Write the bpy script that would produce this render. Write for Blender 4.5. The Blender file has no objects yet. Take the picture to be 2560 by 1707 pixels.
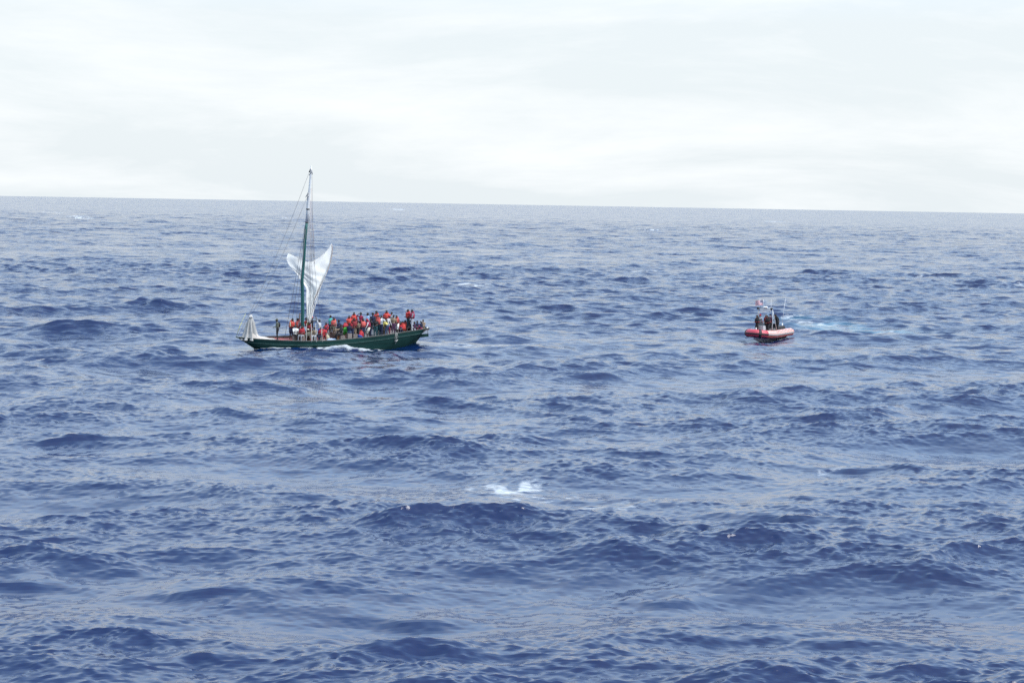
import bpy, bmesh, math, random
import numpy as np
from mathutils import Vector, Matrix

scene = bpy.context.scene
COL = scene.collection
R = math.radians

# ------------------------------------------------------------------ camera
PW, PH = 2560, 1707                 # size of the photograph, used to work out where things stand
LENS = 70.0
FPX = LENS / 36.0 * PW
CAM_H = 12.6
PITCH = math.atan((PH / 2 - 508.0) / FPX)
ROLL = math.atan(44 / 2560)
cam_data = bpy.data.cameras.new('camera')
cam_data.lens = LENS
cam_data.sensor_width = 36.0
cam_data.clip_start = 0.5
cam_data.clip_end = 60000
cam = bpy.data.objects.new('camera', cam_data)
COL.objects.link(cam)
CAM_M = Matrix.Translation((0, 0, CAM_H)) @ Matrix.Rotation(math.pi / 2 - PITCH, 4, 'X') @ Matrix.Rotation(ROLL, 4, 'Z')
cam.matrix_world = CAM_M
scene.camera = cam

# ------------------------------------------------------------------ sky and sun
SUN_EL, SUN_AZ = R(50), R(112)        # azimuth measured from the view direction towards the right
world = bpy.data.worlds.new('World')
scene.world = world
world.use_nodes = True
nt = world.node_tree
nt.nodes.clear()
def wn(t, **kw):
    n = nt.nodes.new(t)
    for k, v in kw.items():
        setattr(n, k, v)
    return n
out = wn('ShaderNodeOutputWorld')
bg = wn('ShaderNodeBackground')
bg.inputs['Strength'].default_value = 0.15
sky = wn('ShaderNodeTexSky', sky_type='NISHITA')
sky.sun_disc = False
sky.sun_elevation = SUN_EL
sky.sun_rotation = SUN_AZ
sky.air_density = 1.0
sky.dust_density = 2.0
sky.ozone_density = 1.0
tc = wn('ShaderNodeTexCoord')
sep = wn('ShaderNodeSeparateXYZ')
nt.links.new(tc.outputs['Generated'], sep.inputs[0])
# cloud layer: view direction carried onto a flat layer overhead, flattening towards the horizon
zc = wn('ShaderNodeMath', operation='MAXIMUM'); zc.inputs[1].default_value = 0.0
nt.links.new(sep.outputs['Z'], zc.inputs[0])
za = wn('ShaderNodeMath', operation='ADD'); za.inputs[1].default_value = 0.17
nt.links.new(zc.outputs[0], za.inputs[0])
dx = wn('ShaderNodeMath', operation='DIVIDE'); nt.links.new(sep.outputs['X'], dx.inputs[0]); nt.links.new(za.outputs[0], dx.inputs[1])
dy = wn('ShaderNodeMath', operation='DIVIDE'); nt.links.new(sep.outputs['Y'], dy.inputs[0]); nt.links.new(za.outputs[0], dy.inputs[1])
cmb = wn('ShaderNodeCombineXYZ'); nt.links.new(dx.outputs[0], cmb.inputs[0]); nt.links.new(dy.outputs[0], cmb.inputs[1])
n1 = wn('ShaderNodeTexNoise'); n1.inputs['Scale'].default_value = 1.0; n1.inputs['Detail'].default_value = 9; n1.inputs['Roughness'].default_value = 0.62
n1.inputs['Distortion'].default_value = 0.35
mp = wn('ShaderNodeMapping'); mp.inputs['Location'].default_value = (3.1, 7.7, 0)
nt.links.new(cmb.outputs[0], mp.inputs[0]); nt.links.new(mp.outputs[0], n1.inputs[0])
ramp = wn('ShaderNodeMapRange'); ramp.inputs[1].default_value = 0.44; ramp.inputs[2].default_value = 0.66
ramp.inputs[3].default_value = 0.0; ramp.inputs[4].default_value = 1.0
nt.links.new(n1.outputs[0], ramp.inputs[0])
veil = wn('ShaderNodeMix', data_type='RGBA'); veil.inputs[0].default_value = 0.80   # thin high overcast
veil.inputs[7].default_value = (4.12, 4.40, 4.55, 1)
nt.links.new(sky.outputs[0], veil.inputs[6])
cm = wn('ShaderNodeMath', operation='MULTIPLY'); cm.inputs[1].default_value = 0.58
nt.links.new(ramp.outputs[0], cm.inputs[0])
cl = wn('ShaderNodeMix', data_type='RGBA')
nt.links.new(cm.outputs[0], cl.inputs[0])
nt.links.new(veil.outputs[2], cl.inputs[6])
cl.inputs[7].default_value = (3.75, 3.82, 3.85, 1)
# the haze is thick towards the horizon and thins overhead, where the blue comes through
vf = wn('ShaderNodeMapRange'); vf.inputs[1].default_value = 0.02; vf.inputs[2].default_value = 0.80; vf.inputs[3].default_value = 0.95; vf.inputs[4].default_value = 0.55
vf.interpolation_type = 'SMOOTHSTEP'
nt.links.new(zc.outputs[0], vf.inputs[0])
nt.links.new(vf.outputs[0], veil.inputs[0])
vt = wn('ShaderNodeMapRange'); vt.inputs[1].default_value = 0.09; vt.inputs[2].default_value = 0.36
nt.links.new(zc.outputs[0], vt.inputs[0])
vc = wn('ShaderNodeMix', data_type='RGBA'); vc.inputs[6].default_value = (2.92, 3.15, 3.27, 1); vc.inputs[7].default_value = (3.35, 4.85, 6.65, 1)
nt.links.new(vt.outputs[0], vc.inputs[0]); nt.links.new(vc.outputs[2], veil.inputs[7])
nt.links.new(cl.outputs[2], bg.inputs['Color'])
nt.links.new(bg.outputs[0], out.inputs['Surface'])

sun_data = bpy.data.lights.new('sun', 'SUN')
sun_data.energy = 2.0
sun_data.angle = R(32)
sun_data.color = (1.0, 0.98, 0.95)
sun = bpy.data.objects.new('sun', sun_data)
COL.objects.link(sun)
SUN_DIR = Vector((math.sin(SUN_AZ) * math.cos(SUN_EL), math.cos(SUN_AZ) * math.cos(SUN_EL), math.sin(SUN_EL)))
sun.rotation_euler = (-SUN_DIR).to_track_quat('-Z', 'Y').to_euler()
sun.location = (0, 0, 60)

scene.view_settings.view_transform = 'Standard'
scene.view_settings.look = 'None'
scene.view_settings.gamma = 1.0
scene.view_settings.use_curve_mapping = False
scene.view_settings.exposure = 0.95
scene.cycles.use_denoising = False
scene.cycles.max_bounces = 6
scene.cycles.caustics_reflective = False
scene.cycles.caustics_refractive = False
scene.cycles.sample_clamp_indirect = 0.8
scene.cycles.blur_glossy = 0.5

# ------------------------------------------------------------------ helpers
CAM_P = Vector((0, 0, CAM_H))
CAM_R = CAM_M.to_3x3()
def ray(px, py):
    return CAM_R @ Vector((px - PW / 2, -(py - PH / 2), -FPX))
def ground(px, py, z=0.0):
    d = ray(px, py)
    return CAM_P + d * ((z - CAM_H) / d.z)
def project(p):
    q = CAM_R.transposed() @ (Vector(p) - CAM_P)
    return PW / 2 + FPX * q.x / -q.z, PH / 2 - FPX * q.y / -q.z
def smooth(a, b, x):
    t = np.clip((x - a) / (b - a), 0, 1)
    return t * t * (3 - 2 * t)

MATS = {}
def mat(name, col, rough=0.6, var=0.12, scale=6.0, bump=0.0, bscale=40.0, metal=0.0, spec=0.5, stretch=None, col2=None, sheen=0.0):
    """plain painted / woven / metal surface with uneven colour and fine relief"""
    if name in MATS:
        return MATS[name]
    m = bpy.data.materials.new(name)
    m.use_nodes = True
    t = m.node_tree
    p = t.nodes['Principled BSDF']
    p.inputs['Roughness'].default_value = rough
    p.inputs['Metallic'].default_value = metal
    p.inputs['Specular IOR Level'].default_value = spec
    if sheen:
        p.inputs['Sheen Weight'].default_value = sheen
    co = t.nodes.new('ShaderNodeTexCoord')
    mpn = t.nodes.new('ShaderNodeMapping')
    if stretch:
        mpn.inputs['Scale'].default_value = stretch
    t.links.new(co.outputs['Object'], mpn.inputs[0])
    nz = t.nodes.new('ShaderNodeTexNoise')
    nz.inputs['Scale'].default_value = scale
    nz.inputs['Detail'].default_value = 6
    nz.inputs['Roughness'].default_value = 0.6
    t.links.new(mpn.outputs[0], nz.inputs[0])
    rp = t.nodes.new('ShaderNodeMapRange')
    rp.inputs[1].default_value = 0.3; rp.inputs[2].default_value = 0.7
    t.links.new(nz.outputs[0], rp.inputs[0])
    mx = t.nodes.new('ShaderNodeMix'); mx.data_type = 'RGBA'
    if col2 is None:
        mx.inputs[6].default_value = (*[c * (1 - var) for c in col], 1)
        mx.inputs[7].default_value = (*[min(1, c * (1 + var)) for c in col], 1)
    else:
        mx.inputs[6].default_value = (*col, 1)
        mx.inputs[7].default_value = (*col2, 1)
    t.links.new(rp.outputs[0], mx.inputs[0])
    t.links.new(mx.outputs[2], p.inputs['Base Color'])
    if bump:
        nb = t.nodes.new('ShaderNodeTexNoise'); nb.inputs['Scale'].default_value = bscale; nb.inputs['Detail'].default_value = 4
        t.links.new(mpn.outputs[0], nb.inputs[0])
        b = t.nodes.new('ShaderNodeBump'); b.inputs['Strength'].default_value = bump; b.inputs['Distance'].default_value = 0.02
        t.links.new(nb.outputs[0], b.inputs['Height'])
        t.links.new(b.outputs[0], p.inputs['Normal'])
    MATS[name] = m
    return m

class MB:
    """collects verts / faces and links them as ONE mesh object"""
    def __init__(s):
        s.v, s.f, s.m = [], [], []
    def add(s, v, f, mi=0):
        o = len(s.v)
        s.v += [tuple(p) for p in v]
        s.f += [tuple(i + o for i in q) for q in f]
        s.m += [mi] * len(f)
        return s
    def box(s, c, d, M=None, mi=0, taper=1.0):
        x, y, z = [k / 2 for k in d]
        pts = []
        for sz in (-1, 1):
            k = taper if sz > 0 else 1
            for sx, sy in ((-1, -1), (1, -1), (1, 1), (-1, 1)):
                p = Vector((sx * x * k, sy * y * k, sz * z))
                if M is not None:
                    p = M @ p
                pts.append(Vector(c) + p)
        return s.add(pts, [(3, 2, 1, 0), (4, 5, 6, 7), (0, 1, 5, 4), (1, 2, 6, 5), (2, 3, 7, 6), (3, 0, 4, 7)], mi)
    def tube(s, pts, rad, n=8, mi=0, flat=1.0):
        pts = [Vector(p) for p in pts]
        if not hasattr(rad, '__len__'):
            rad = [rad] * len(pts)
        ring = []
        prev = None
        for i, p in enumerate(pts):
            d = (pts[min(i + 1, len(pts) - 1)] - pts[max(i - 1, 0)]).normalized()
            if prev is None:
                a = d.cross(Vector((0, 0, 1)))
                if a.length < 1e-3:
                    a = d.cross(Vector((1, 0, 0)))
                a.normalize()
            else:
                a = (prev - d * prev.dot(d)).normalized()
            prev = a
            b = d.cross(a)
            ring += [p + (a * math.cos(2 * math.pi * k / n) + b * flat * math.sin(2 * math.pi * k / n)) * rad[i] for k in range(n)]
        f = []
        for i in range(len(pts) - 1):
            for k in range(n):
                f.append((i * n + k, i * n + (k + 1) % n, (i + 1) * n + (k + 1) % n, (i + 1) * n + k))
        f.append(tuple(range(n - 1, -1, -1)))
        f.append(tuple((len(pts) - 1) * n + k for k in range(n)))
        return s.add(ring, f, mi)
    def ellipsoid(s, c, r, M=None, n=10, m=6, mi=0):
        c = Vector(c)
        v = []
        def T(p):
            return c + ((M @ p) if M is not None else p)
        v.append(T(Vector((0, 0, -r[2]))))
        for j in range(1, m):
            th = math.pi * j / m
            for k in range(n):
                a = 2 * math.pi * k / n
                v.append(T(Vector((r[0] * math.sin(th) * math.cos(a), r[1] * math.sin(th) * math.sin(a), -r[2] * math.cos(th)))))
        v.append(T(Vector((0, 0, r[2]))))
        f = []
        for k in range(n):
            f.append((0, 1 + (k + 1) % n, 1 + k))
        for j in range(m - 2):
            for k in range(n):
                a = 1 + j * n + k; b = 1 + j * n + (k + 1) % n
                f.append((a, b, b + n, a + n))
        e = len(v) - 1
        for k in range(n):
            f.append((e, 1 + (m - 2) * n + k, 1 + (m - 2) * n + (k + 1) % n))
        return s.add(v, f, mi)
    def grid(s, P, mi=0, flip=False):
        """P: rows of points"""
        nr, nc = len(P), len(P[0])
        v = [p for r in P for p in r]
        f = []
        for i in range(nr - 1):
            for j in range(nc - 1):
                q = (i * nc + j, i * nc + j + 1, (i + 1) * nc + j + 1, (i + 1) * nc + j)
                f.append(q[::-1] if flip else q)
        return s.add(v, f, mi)
    def build(s, name, mats, parent=None, smooth=True, solid=0.0):
        me = bpy.data.meshes.new(name)
        me.from_pydata(s.v, [], s.f)
        if not isinstance(mats, (list, tuple)):
            mats = [mats]
        for m in mats:
            me.materials.append(m)
        me.polygons.foreach_set('material_index', s.m)
        me.polygons.foreach_set('use_smooth', [smooth] * len(s.f))
        me.update()
        o = bpy.data.objects.new(name, me)
        COL.objects.link(o)
        if parent is not None:
            o.parent = parent
        if solid:
            md = o.modifiers.new('thickness', 'SOLIDIFY'); md.thickness = solid; md.offset = 0
        return o
def tag(o, label=None, cat=None, group=None, kind=None):
    if label: o['label'] = label
    if cat: o['category'] = cat
    if group: o['group'] = group
    if kind: o['kind'] = kind
    return o
def empty(name, M):
    o = bpy.data.objects.new(name, None)
    o.empty_display_size = 0.2
    o.matrix_world = M
    COL.objects.link(o)
    return o
def lerp_table(xs, ys):
    return lambda x: float(np.interp(x, xs, ys))

# ------------------------------------------------------------------ where the two boats lie
BOAT_YAW = 26.0
bow_pt = CAM_P + ray(596, 843) * (165.5 / ray(596, 843).y)
BOAT_M = Matrix.Translation((bow_pt.x, bow_pt.y, 0)) @ Matrix.Rotation(R(180 + BOAT_YAW), 4, 'Z') @ Matrix.Rotation(R(-3), 4, 'X')   # x to the bow, y to port (towards the camera)
BOAT_I = BOAT_M.inverted()
BOAT_L = 17.0
HB = lerp_table([0, .35, 1.3, 3.1, 5.1, 7.5, 10, 12.2, 14.6, 16.9], [.06, .24, .72, 1.42, 1.85, 2.0, 1.98, 1.78, 1.36, .78])       # half beam by metres aft of the bow
SHEER = lerp_table([0, 1.28, 3.11, 5.08, 7.53, 10.05, 12.32, 14.7, 17.0], [1.08, 1.01, .95, .90, .94, 1.11, 1.29, 1.52, 1.73])
KEEL = lerp_table([0, 1.6, 3.0, 6.0, 12, 14.6, 15.6, 16.3, 16.9], [1.0, -.05, -.8, -1.1, -1.1, -.75, .05, .85, 1.48])
WLINE = lerp_table([-4, 0, 1.38, 3.23, 5.19, 7.94, 10.84, 12.4, 14.0, 16.2, 20], [.1, .1, .12, .14, .10, .0, -.16, -.15, .03, .40, .2])
def boat_ray(px, py, b=0.0):
    """where the line of sight meets the upright plane b metres to port of the keel, in boat coordinates"""
    o = BOAT_I @ CAM_P
    d = BOAT_I.to_3x3() @ ray(px, py)
    return o + d * ((b - o.y) / d.y)

RIB_YAW = 54.0
rib_c = ground(1917, 842)
RIB_M = Matrix.Translation((rib_c.x, rib_c.y, -0.03)) @ Matrix.Rotation(R(180 + RIB_YAW), 4, 'Z') @ Matrix.Rotation(R(2.0), 4, 'Y')
RIB_I = RIB_M.inverted()
# ------------------------------------------------------------------ the sea
WAVE_DIR = R(-80)                    # the chop runs towards the camera
def wave_tile(N, L, lam_lo, lam_hi, seed, lam_p, chop):
    rng = np.random.default_rng(seed)
    k1 = 2 * np.pi * np.fft.fftfreq(N, L / N)
    kx, ky = np.meshgrid(k1, k1, indexing='ij')
    k = np.sqrt(kx * kx + ky * ky); k[0, 0] = 1e-6
    g = 9.81
    w = np.sqrt(g * k); wp = math.sqrt(g * 2 * math.pi / lam_p)
    sig = np.where(w < wp, .07, .09)
    S = w ** -5 * np.exp(-1.25 * (wp / w) ** 4) * 2.2 ** np.exp(-((w - wp) ** 2) / (2 * sig ** 2 * wp ** 2))
    Sk = S * (0.5 * np.sqrt(g / k)) / k
    th = np.arctan2(ky, kx) - WAVE_DIR
    s = np.clip(8.0 * (wp / w) ** 0.7, 2.6, 8.0)
    D = (np.cos(th / 2) ** 2) ** s
    D = D / (1 + 0.25 / s)
    lam = 2 * np.pi / k
    band = smooth(lam_lo * .8, lam_lo * 1.2, lam) * (1 - smooth(lam_hi * .8, lam_hi * 1.2, lam))
    if lam_hi < 3:                   # the shortest waves carry more than their share: crisp wind chop
        band = band * (lam_hi / np.maximum(lam, .05)) ** 1.1
    amp = np.sqrt(Sk * D * band) * (2 * np.pi / L)
    A = amp * (rng.standard_normal((N, N)) + 1j * rng.standard_normal((N, N)))
    A[0, 0] = 0
    inv = lambda q: np.real(np.fft.ifft2(q)) * N * N
    h = inv(A)
    ux, uy = kx / k, ky / k
    return dict(L=L, N=N, h=h, dx=chop * inv(1j * ux * A), dy=chop * inv(1j * uy * A),
                jxx=chop * inv(-kx * ux * A), jyy=chop * inv(-ky * uy * A), jxy=chop * inv(-kx * uy * A))
def sample(tile, key, x, y, rot):
    c, s = math.cos(rot), math.sin(rot)
    N, L = tile['N'], tile['L']
    u = (x * c + y * s) / L * N
    v = (-x * s + y * c) / L * N
    i0 = np.floor(u).astype(np.int64); j0 = np.floor(v).astype(np.int64)
    fu, fv = u - i0, v - j0
    i0 %= N; j0 %= N; i1 = (i0 + 1) % N; j1 = (j0 + 1) % N
    F = tile[key]
    return (F[i0, j0] * (1 - fu) + F[i1, j0] * fu) * (1 - fv) + (F[i0, j1] * (1 - fu) + F[i1, j1] * fu) * fv

LAM_P = 24.0
CHOP = 1.12
bands = [(1024, 761.0, 9.0, 300.0, 14), (1024, 211.0, 1.5, 9.0, 23), (1024, 41.0, 0.32, 1.5, 31)]
tiles = [wave_tile(N, L, a, b, sd, LAM_P, CHOP if b > 3 else .4) for N, L, a, b, sd in bands]
HS = 1.05
tot = math.sqrt(sum(float(np.var(t['h'])) for t in tiles))
for t in tiles:
    for key in ('h', 'dx', 'dy', 'jxx', 'jyy', 'jxy'):
        t[key] = t[key] * (HS / 4 / tot)
GAIN = [1.0, 1.0, .72]
for t, gn in zip(tiles, GAIN):
    for key in ('h', 'dx', 'dy', 'jxx', 'jyy', 'jxy'):
        t[key] = t[key] * gn

# one sheet round the camera's ship: dense where the photograph looks, coarse behind, out to the horizon
rows = [2.0, 7.0, 14.0, 21.0, 28.0, 34.0, 39.0, 42.5]
r = 45.0
while r < 16000:
    rows.append(r)
    r += r * (0.0028 if r < 400 else 0.0062 if r < 1800 else 0.022)
rows = np.array(rows)
FAN = 18.5
fine = np.linspace(-FAN, FAN, 1020)
coarse_r = np.linspace(FAN, 360 - FAN, 110)[1:-1]
ang = np.concatenate([fine, coarse_r])
NCOL, NROW = len(ang), len(rows)
th = np.radians(ang)
gap = np.radians(np.where(np.abs(ang) <= FAN + .1, 2 * FAN / 1019, 3.0))
RR, TT = np.meshgrid(rows, th, indexing='ij')
X = (RR * np.sin(TT)).ravel()
Y = (RR * np.cos(TT)).ravel()
dr = np.gradient(rows)
SP = np.maximum(np.repeat(dr[:, None], NCOL, 1), RR * gap[None, :]).ravel()
# along-sight spacing matters most; sideways spacing in the fine fan is always smaller
# smooth value noise for breaking up foam, in metres
def vnoise(x, y, cell, seed):
    rng = np.random.default_rng(seed)
    G = rng.random((256, 256))
    u, v = x / cell, y / cell
    i, j = np.floor(u).astype(np.int64), np.floor(v).astype(np.int64)
    fu, fv = u - i, v - j
    fu = fu * fu * (3 - 2 * fu); fv = fv * fv * (3 - 2 * fv)
    i %= 256; j %= 256; i2 = (i + 1) % 256; j2 = (j + 1) % 256
    return (G[i, j] * (1 - fu) + G[i2, j] * fu) * (1 - fv) + (G[i, j2] * (1 - fu) + G[i2, j2] * fu) * fv

CHOPPY = np.ones_like(X)
GUST = vnoise(X + 100, Y + 800, 22.0, 9) * .6 + vnoise(X * .8 + 300, Y * 1.2, 9.0, 10) * .4     # gusty and slack patches
H = np.zeros_like(X); DX = np.zeros_like(X); DY = np.zeros_like(X)
JXX = np.zeros_like(X); JYY = np.zeros_like(X); JXY = np.zeros_like(X)
ROTS = [0.0, 0.0, 0.0]
for t, (N, L, a, b, sd), rot in zip(tiles, bands, ROTS):
    mid = math.sqrt(a * b) if b < 100 else a * 1.6
    wgt = 1 - smooth(mid * .35, mid * .9, SP)
    on = wgt > 0.002
    xs, ys = X[on] + 37.0 * sd, Y[on] + 19.0 * sd
    if b > 100:
        mod = 1.0
    else:                            # short waves steepen on the backs of the long ones and in the gusts
        mod = np.clip(.92 + .36 * H[on] / .30 + .9 * (GUST[on] - .5), .42, 1.5 if b > 3 else 1.2)
    if b < 100 and b > 3:
        CHOPPY[on] = mod
    add_ = {}
    for arr, key in ((H, 'h'), (DX, 'dx'), (DY, 'dy'), (JXX, 'jxx'), (JYY, 'jyy'), (JXY, 'jxy')):
        add_[key] = wgt[on] * (np.minimum(mod, 1.15) if key in ('dx', 'dy') else mod) * sample(t, key, xs, ys, rot)
    for arr, key in ((H, 'h'), (DX, 'dx'), (DY, 'dy'), (JXX, 'jxx'), (JYY, 'jyy'), (JXY, 'jxy')):
        arr[on] += add_[key]
JAC = (1 + JXX) * (1 + JYY) - JXY ** 2

# ridges that stand out in the photograph: where the crest is, how long, how high
def ridge(px, py, wpx, hgt, lean=0.0, depth=1.0):
    """raise a short steep crest whose foot lies under this spot of the photograph"""
    c = ground(px, py)
    scale = math.hypot(c.x, c.y) / FPX
    half = wpx * scale / 2 * 1.5
    hgt = hgt * .5
    on = np.nonzero((np.abs(X - c.x) < half * 2.6 + 3) & (np.abs(Y - c.y) < half * 2.6 + 4 * depth))[0]
    ca, sa = math.cos(lean), math.sin(lean)
    ex, ey = X[on] - c.x, Y[on] - c.y
    ux = ex * ca + ey * sa
    uy = -ex * sa + ey * ca
    e = np.exp(-(ux / half) ** 2)
    front = np.where(uy < 0, np.exp(-(uy / (0.7 * depth)) ** 2), np.exp(-(uy / (1.8 * depth)) ** 2))
    n = 0.45 + 1.1 * vnoise(ux + 50, uy + 50, 0.9, 5)
    H[on] += hgt * e * front * n
    DY[on] -= 0.2 * hgt * e * front
for a in [(945, 1638, 320, .5, .04), (1085, 1625, 120, .25, 0), (2170, 1035, 170, .65, 0), (560, 1655, 150, .4, -.1), (1990, 1300, 230, .5, -.25),
          (2150, 1165, 260, .42, -.12), (1770, 1130, 240, .4, 0.0), (790, 1570, 190, .35, .5), (1010, 1320, 190, .4, .3),
          (1560, 1240, 280, .35, 0), (2090, 1600, 260, .4, -.2), (1680, 1470, 160, .4, 0), (2330, 690, 260, .9, 0, 1.6), (1780, 715, 120, .4, 0),
          (1460, 1055, 160, .4, 0), (1010, 1050, 110, .4, 0), (150, 1100, 130, .5, 0.2), (1060, 1510, 170, .4, -.2), (1900, 1560, 220, .35, -.15),
          (520, 745, 120, .5, 0), (500, 1470, 260, .4, .1), (60, 1450, 200, .5, 0)]:
    ridge(*a)

# the water is pressed to the hulls: waterline along the sailing boat and the rigid inflatable
def to_local(I):
    m = np.array(I)
    return m[0, 0] * X + m[0, 1] * Y + m[0, 3], m[1, 0] * X + m[1, 1] * Y + m[1, 3]
bx, by = to_local(BOAT_I)
q = -bx
hbv = np.interp(q, [0, .35, 1.3, 3.1, 5.1, 7.5, 10, 12.2, 14.6, 16.9], [.06, .24, .72, 1.42, 1.85, 2.0, 1.98, 1.78, 1.36, .78])
over = np.maximum(np.maximum(-q, q - BOAT_L), 0)
dist_b = np.hypot(np.maximum(np.abs(by) - hbv * .85, 0), over)
wb = np.exp(-(dist_b / 3.6) ** 2)
wl = np.interp(q, [-4, 0, 1.38, 3.23, 5.19, 7.94, 10.84, 12.4, 14.0, 16.2, 20], [.1, .1, .12, .14, .10, .0, -.16, -.15, .03, .40, .2])
small = H - 0.0
H = H * (1 - wb) + (wl + 0.28 * np.clip(small, -.5, .5)) * wb
DX *= (1 - .8 * wb); DY *= (1 - .8 * wb)
rx, ry = to_local(RIB_I)
dist_r = np.hypot(np.maximum(np.abs(ry) - 1.0, 0), np.maximum(np.abs(rx) - 3.1, 0))
wr = np.exp(-(dist_r / 1.8) ** 2)
H = H * (1 - wr) + (-0.27 + 0.02 * rx * -1 + 0.55 * np.clip(small, -.4, .4)) * wr
DX *= (1 - wr); DY *= (1 - wr)

# foam: on folding crests, along the hulls, in the wake, and the spent streaks seen in the photograph
n_a = vnoise(X + 400, Y + 400, 0.45, 7); n_b = vnoise(X + 900, Y + 300, 1.6, 8); n_c = vnoise(X + 100, Y + 800, 14.0, 9)
FO = .8 * (1 - smooth(-.1, 0.32, JAC)) * smooth(.42, .7, n_c) * (.55 + .45 * smooth(.3, .6, SP))
def streak(px0, py0, px1, py1, width, strength, seed=1, cut=.45):
    """foam lying between two spots of the photograph, width in metres across"""
    a, b = ground(px0, py0), ground(px1, py1)
    L = math.hypot(b.x - a.x, b.y - a.y)
    ux, uy = (b.x - a.x) / L, (b.y - a.y) / L
    on = np.nonzero((X > min(a.x, b.x) - 3 * width - .2 * L) & (X < max(a.x, b.x) + 3 * width + .2 * L) & (Y > min(a.y, b.y) - 3 * width - .2 * L) & (Y < max(a.y, b.y) + 3 * width + .2 * L))[0]
    x, y = X[on], Y[on]
    s = (x - a.x) * ux + (y - a.y) * uy
    d = -(x - a.x) * uy + (y - a.y) * ux
    d = d + (vnoise(x + 77 * seed, y + 31, 1.7, 40 + seed) - .5) * width * .8
    e = np.exp(-(d / width) ** 2) * smooth(-.15 * L, .1 * L, s) * (1 - smooth(.75 * L, 1.15 * L, s))
    brk = smooth(cut - .18, cut + .25, .55 * vnoise(x + 13 * seed, y * .6 + 7, .55, 60 + seed) + .45 * vnoise(x + 5, y * .6 + 17 * seed, 1.7, 80 + seed))
    FO[on] = np.maximum(FO[on], strength * e * brk)
STREAKS = [(1180, 1185, 1330, 1225, 2.6, .95, 1), (1260, 1215, 1560, 1290, 3.0, .85, 2), (2030, 1172, 2170, 1155, .5, .75, 3), (1290, 1050, 1370, 1068, 1.2, .65, 4),
           (2290, 692, 2340, 690, 3.0, .9, 5), (2350, 695, 2380, 700, 1.6, .9, 6), (2440, 702, 2560, 716, 4.5, .85, 7), (1160, 712, 1225, 720, 3.5, 1.3, 8),
           (2100, 602, 2150, 604, 5, 1.4, 9), (470, 870, 540, 880, .8, .5, 11), (190, 540, 205, 548, 7, 1.4, 12),
           (1590, 678, 1620, 682, 3, 1.3, 13), (1995, 1013, 2080, 1022, .6, .5, 14), (2140, 1022, 2190, 1010, .6, .8, 15), (2160, 1070, 2210, 1060, .8, .5, 16),
           (1130, 1268, 1150, 1280, .8, .8, 17), (930, 1322, 1010, 1318, .5, .7, 18), (1330, 1232, 1500, 1270, 1.2, .75, 33), (1420, 1215, 1640, 1262, 1.2, .62, 34), (1240, 1240, 1420, 1300, 1.0, .62, 35), (1120, 1165, 1230, 1190, .8, .6, 36), (1080, 775, 1270, 795, 3.0, .55, 19), (410, 940, 470, 950, 1.0, .5, 20),
           (1930, 553, 1950, 556, 11, 1.4, 21), (990, 522, 1010, 526, 18, 1.4, 22), (1600, 572, 1650, 578, 8, 1.2, 23), (1750, 772, 1790, 776, 1.8, .6, 24), (1620, 620, 1660, 622, 5, 1.1, 25),
           (300, 862, 340, 868, 1.0, .5, 26), (520, 905, 600, 960, 1.0, .35, 27), (1000, 1070, 1100, 1095, .9, .45, 28), (120, 530, 140, 533, 10, 1.2, 29), (700, 545, 730, 548, 9, 1.0, 30)]
for a in STREAKS:
    streak(*a)
# bow wave and wash along the port side of the sailing boat
near = np.nonzero((np.abs(by) < 12) & (q > -6) & (q < 42))[0]
sv = (X, Y, q, by, hbv, n_a, n_b)
xq, yq, qq, bb, hq, na, nb = [k[near] for k in sv]
edge = bb - hq * .93
band_w = np.interp(qq, [0.6, 1.6, 3.0, 5.0, 6.2, 8.0, 9.6, 11.2, 13, 17], [0, .7, .9, 1.1, 2.0, 3.2, 3.0, 1.6, .5, .2])
side = np.exp(-(np.maximum(edge, 0) / np.maximum(band_w * .62, .05)) ** 2) * (edge > -.5) * (band_w > .02) * smooth(0.5, 1.4, qq) * (1 - smooth(11, 14, qq))
side *= smooth(.22, .55, .5 * vnoise(xq, yq, .35, 91) + .5 * vnoise(xq + 9, yq + 4, 1.1, 92) + .25 * np.exp(-(np.maximum(edge, 0) / .35) ** 2))
fo = np.maximum(FO[near], np.clip(side * 1.4, 0, 1))
far_side = np.exp(-((bb + 2.6) / 1.2) ** 2) * smooth(1, 4, qq) * (1 - smooth(14, 20, qq))
fo = np.maximum(fo, .6 * far_side * smooth(.35, .65, nb))
# water thrown up into a low rolling lip under the wash
lip = np.exp(-((edge - .30 * band_w) / np.maximum(.42 * band_w, .1)) ** 2) * (band_w > .02) * (qq > .5) * (qq < 13) * (bb > 0)
splash = np.exp(-((qq - 8.4) / 1.9) ** 2) * np.exp(-(np.maximum(edge - .1, 0) / 1.1) ** 2) * (bb > 0)
H[near] += .34 * splash * (.45 + .9 * vnoise(xq, yq, .45, 98))
fo = np.maximum(fo, np.clip(1.5 * splash * (.6 + .6 * vnoise(xq, yq, .5, 99)), 0, 1))
H[near] += .12 * lip * np.clip(band_w, 0, 1.6) * (.5 + vnoise(xq, yq, .5, 93))
# stern wash of the sailing boat
wk = np.exp(-((bb - .1 * (qq - 17)) / (1.3 + .14 * np.maximum(qq - 17, 0))) ** 2) * smooth(15.5, 18, qq) * (1 - smooth(20, 42, qq))
FO[near] = np.maximum(fo, .85 * wk * smooth(.28, .6, .5 * na + .5 * nb))
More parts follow.
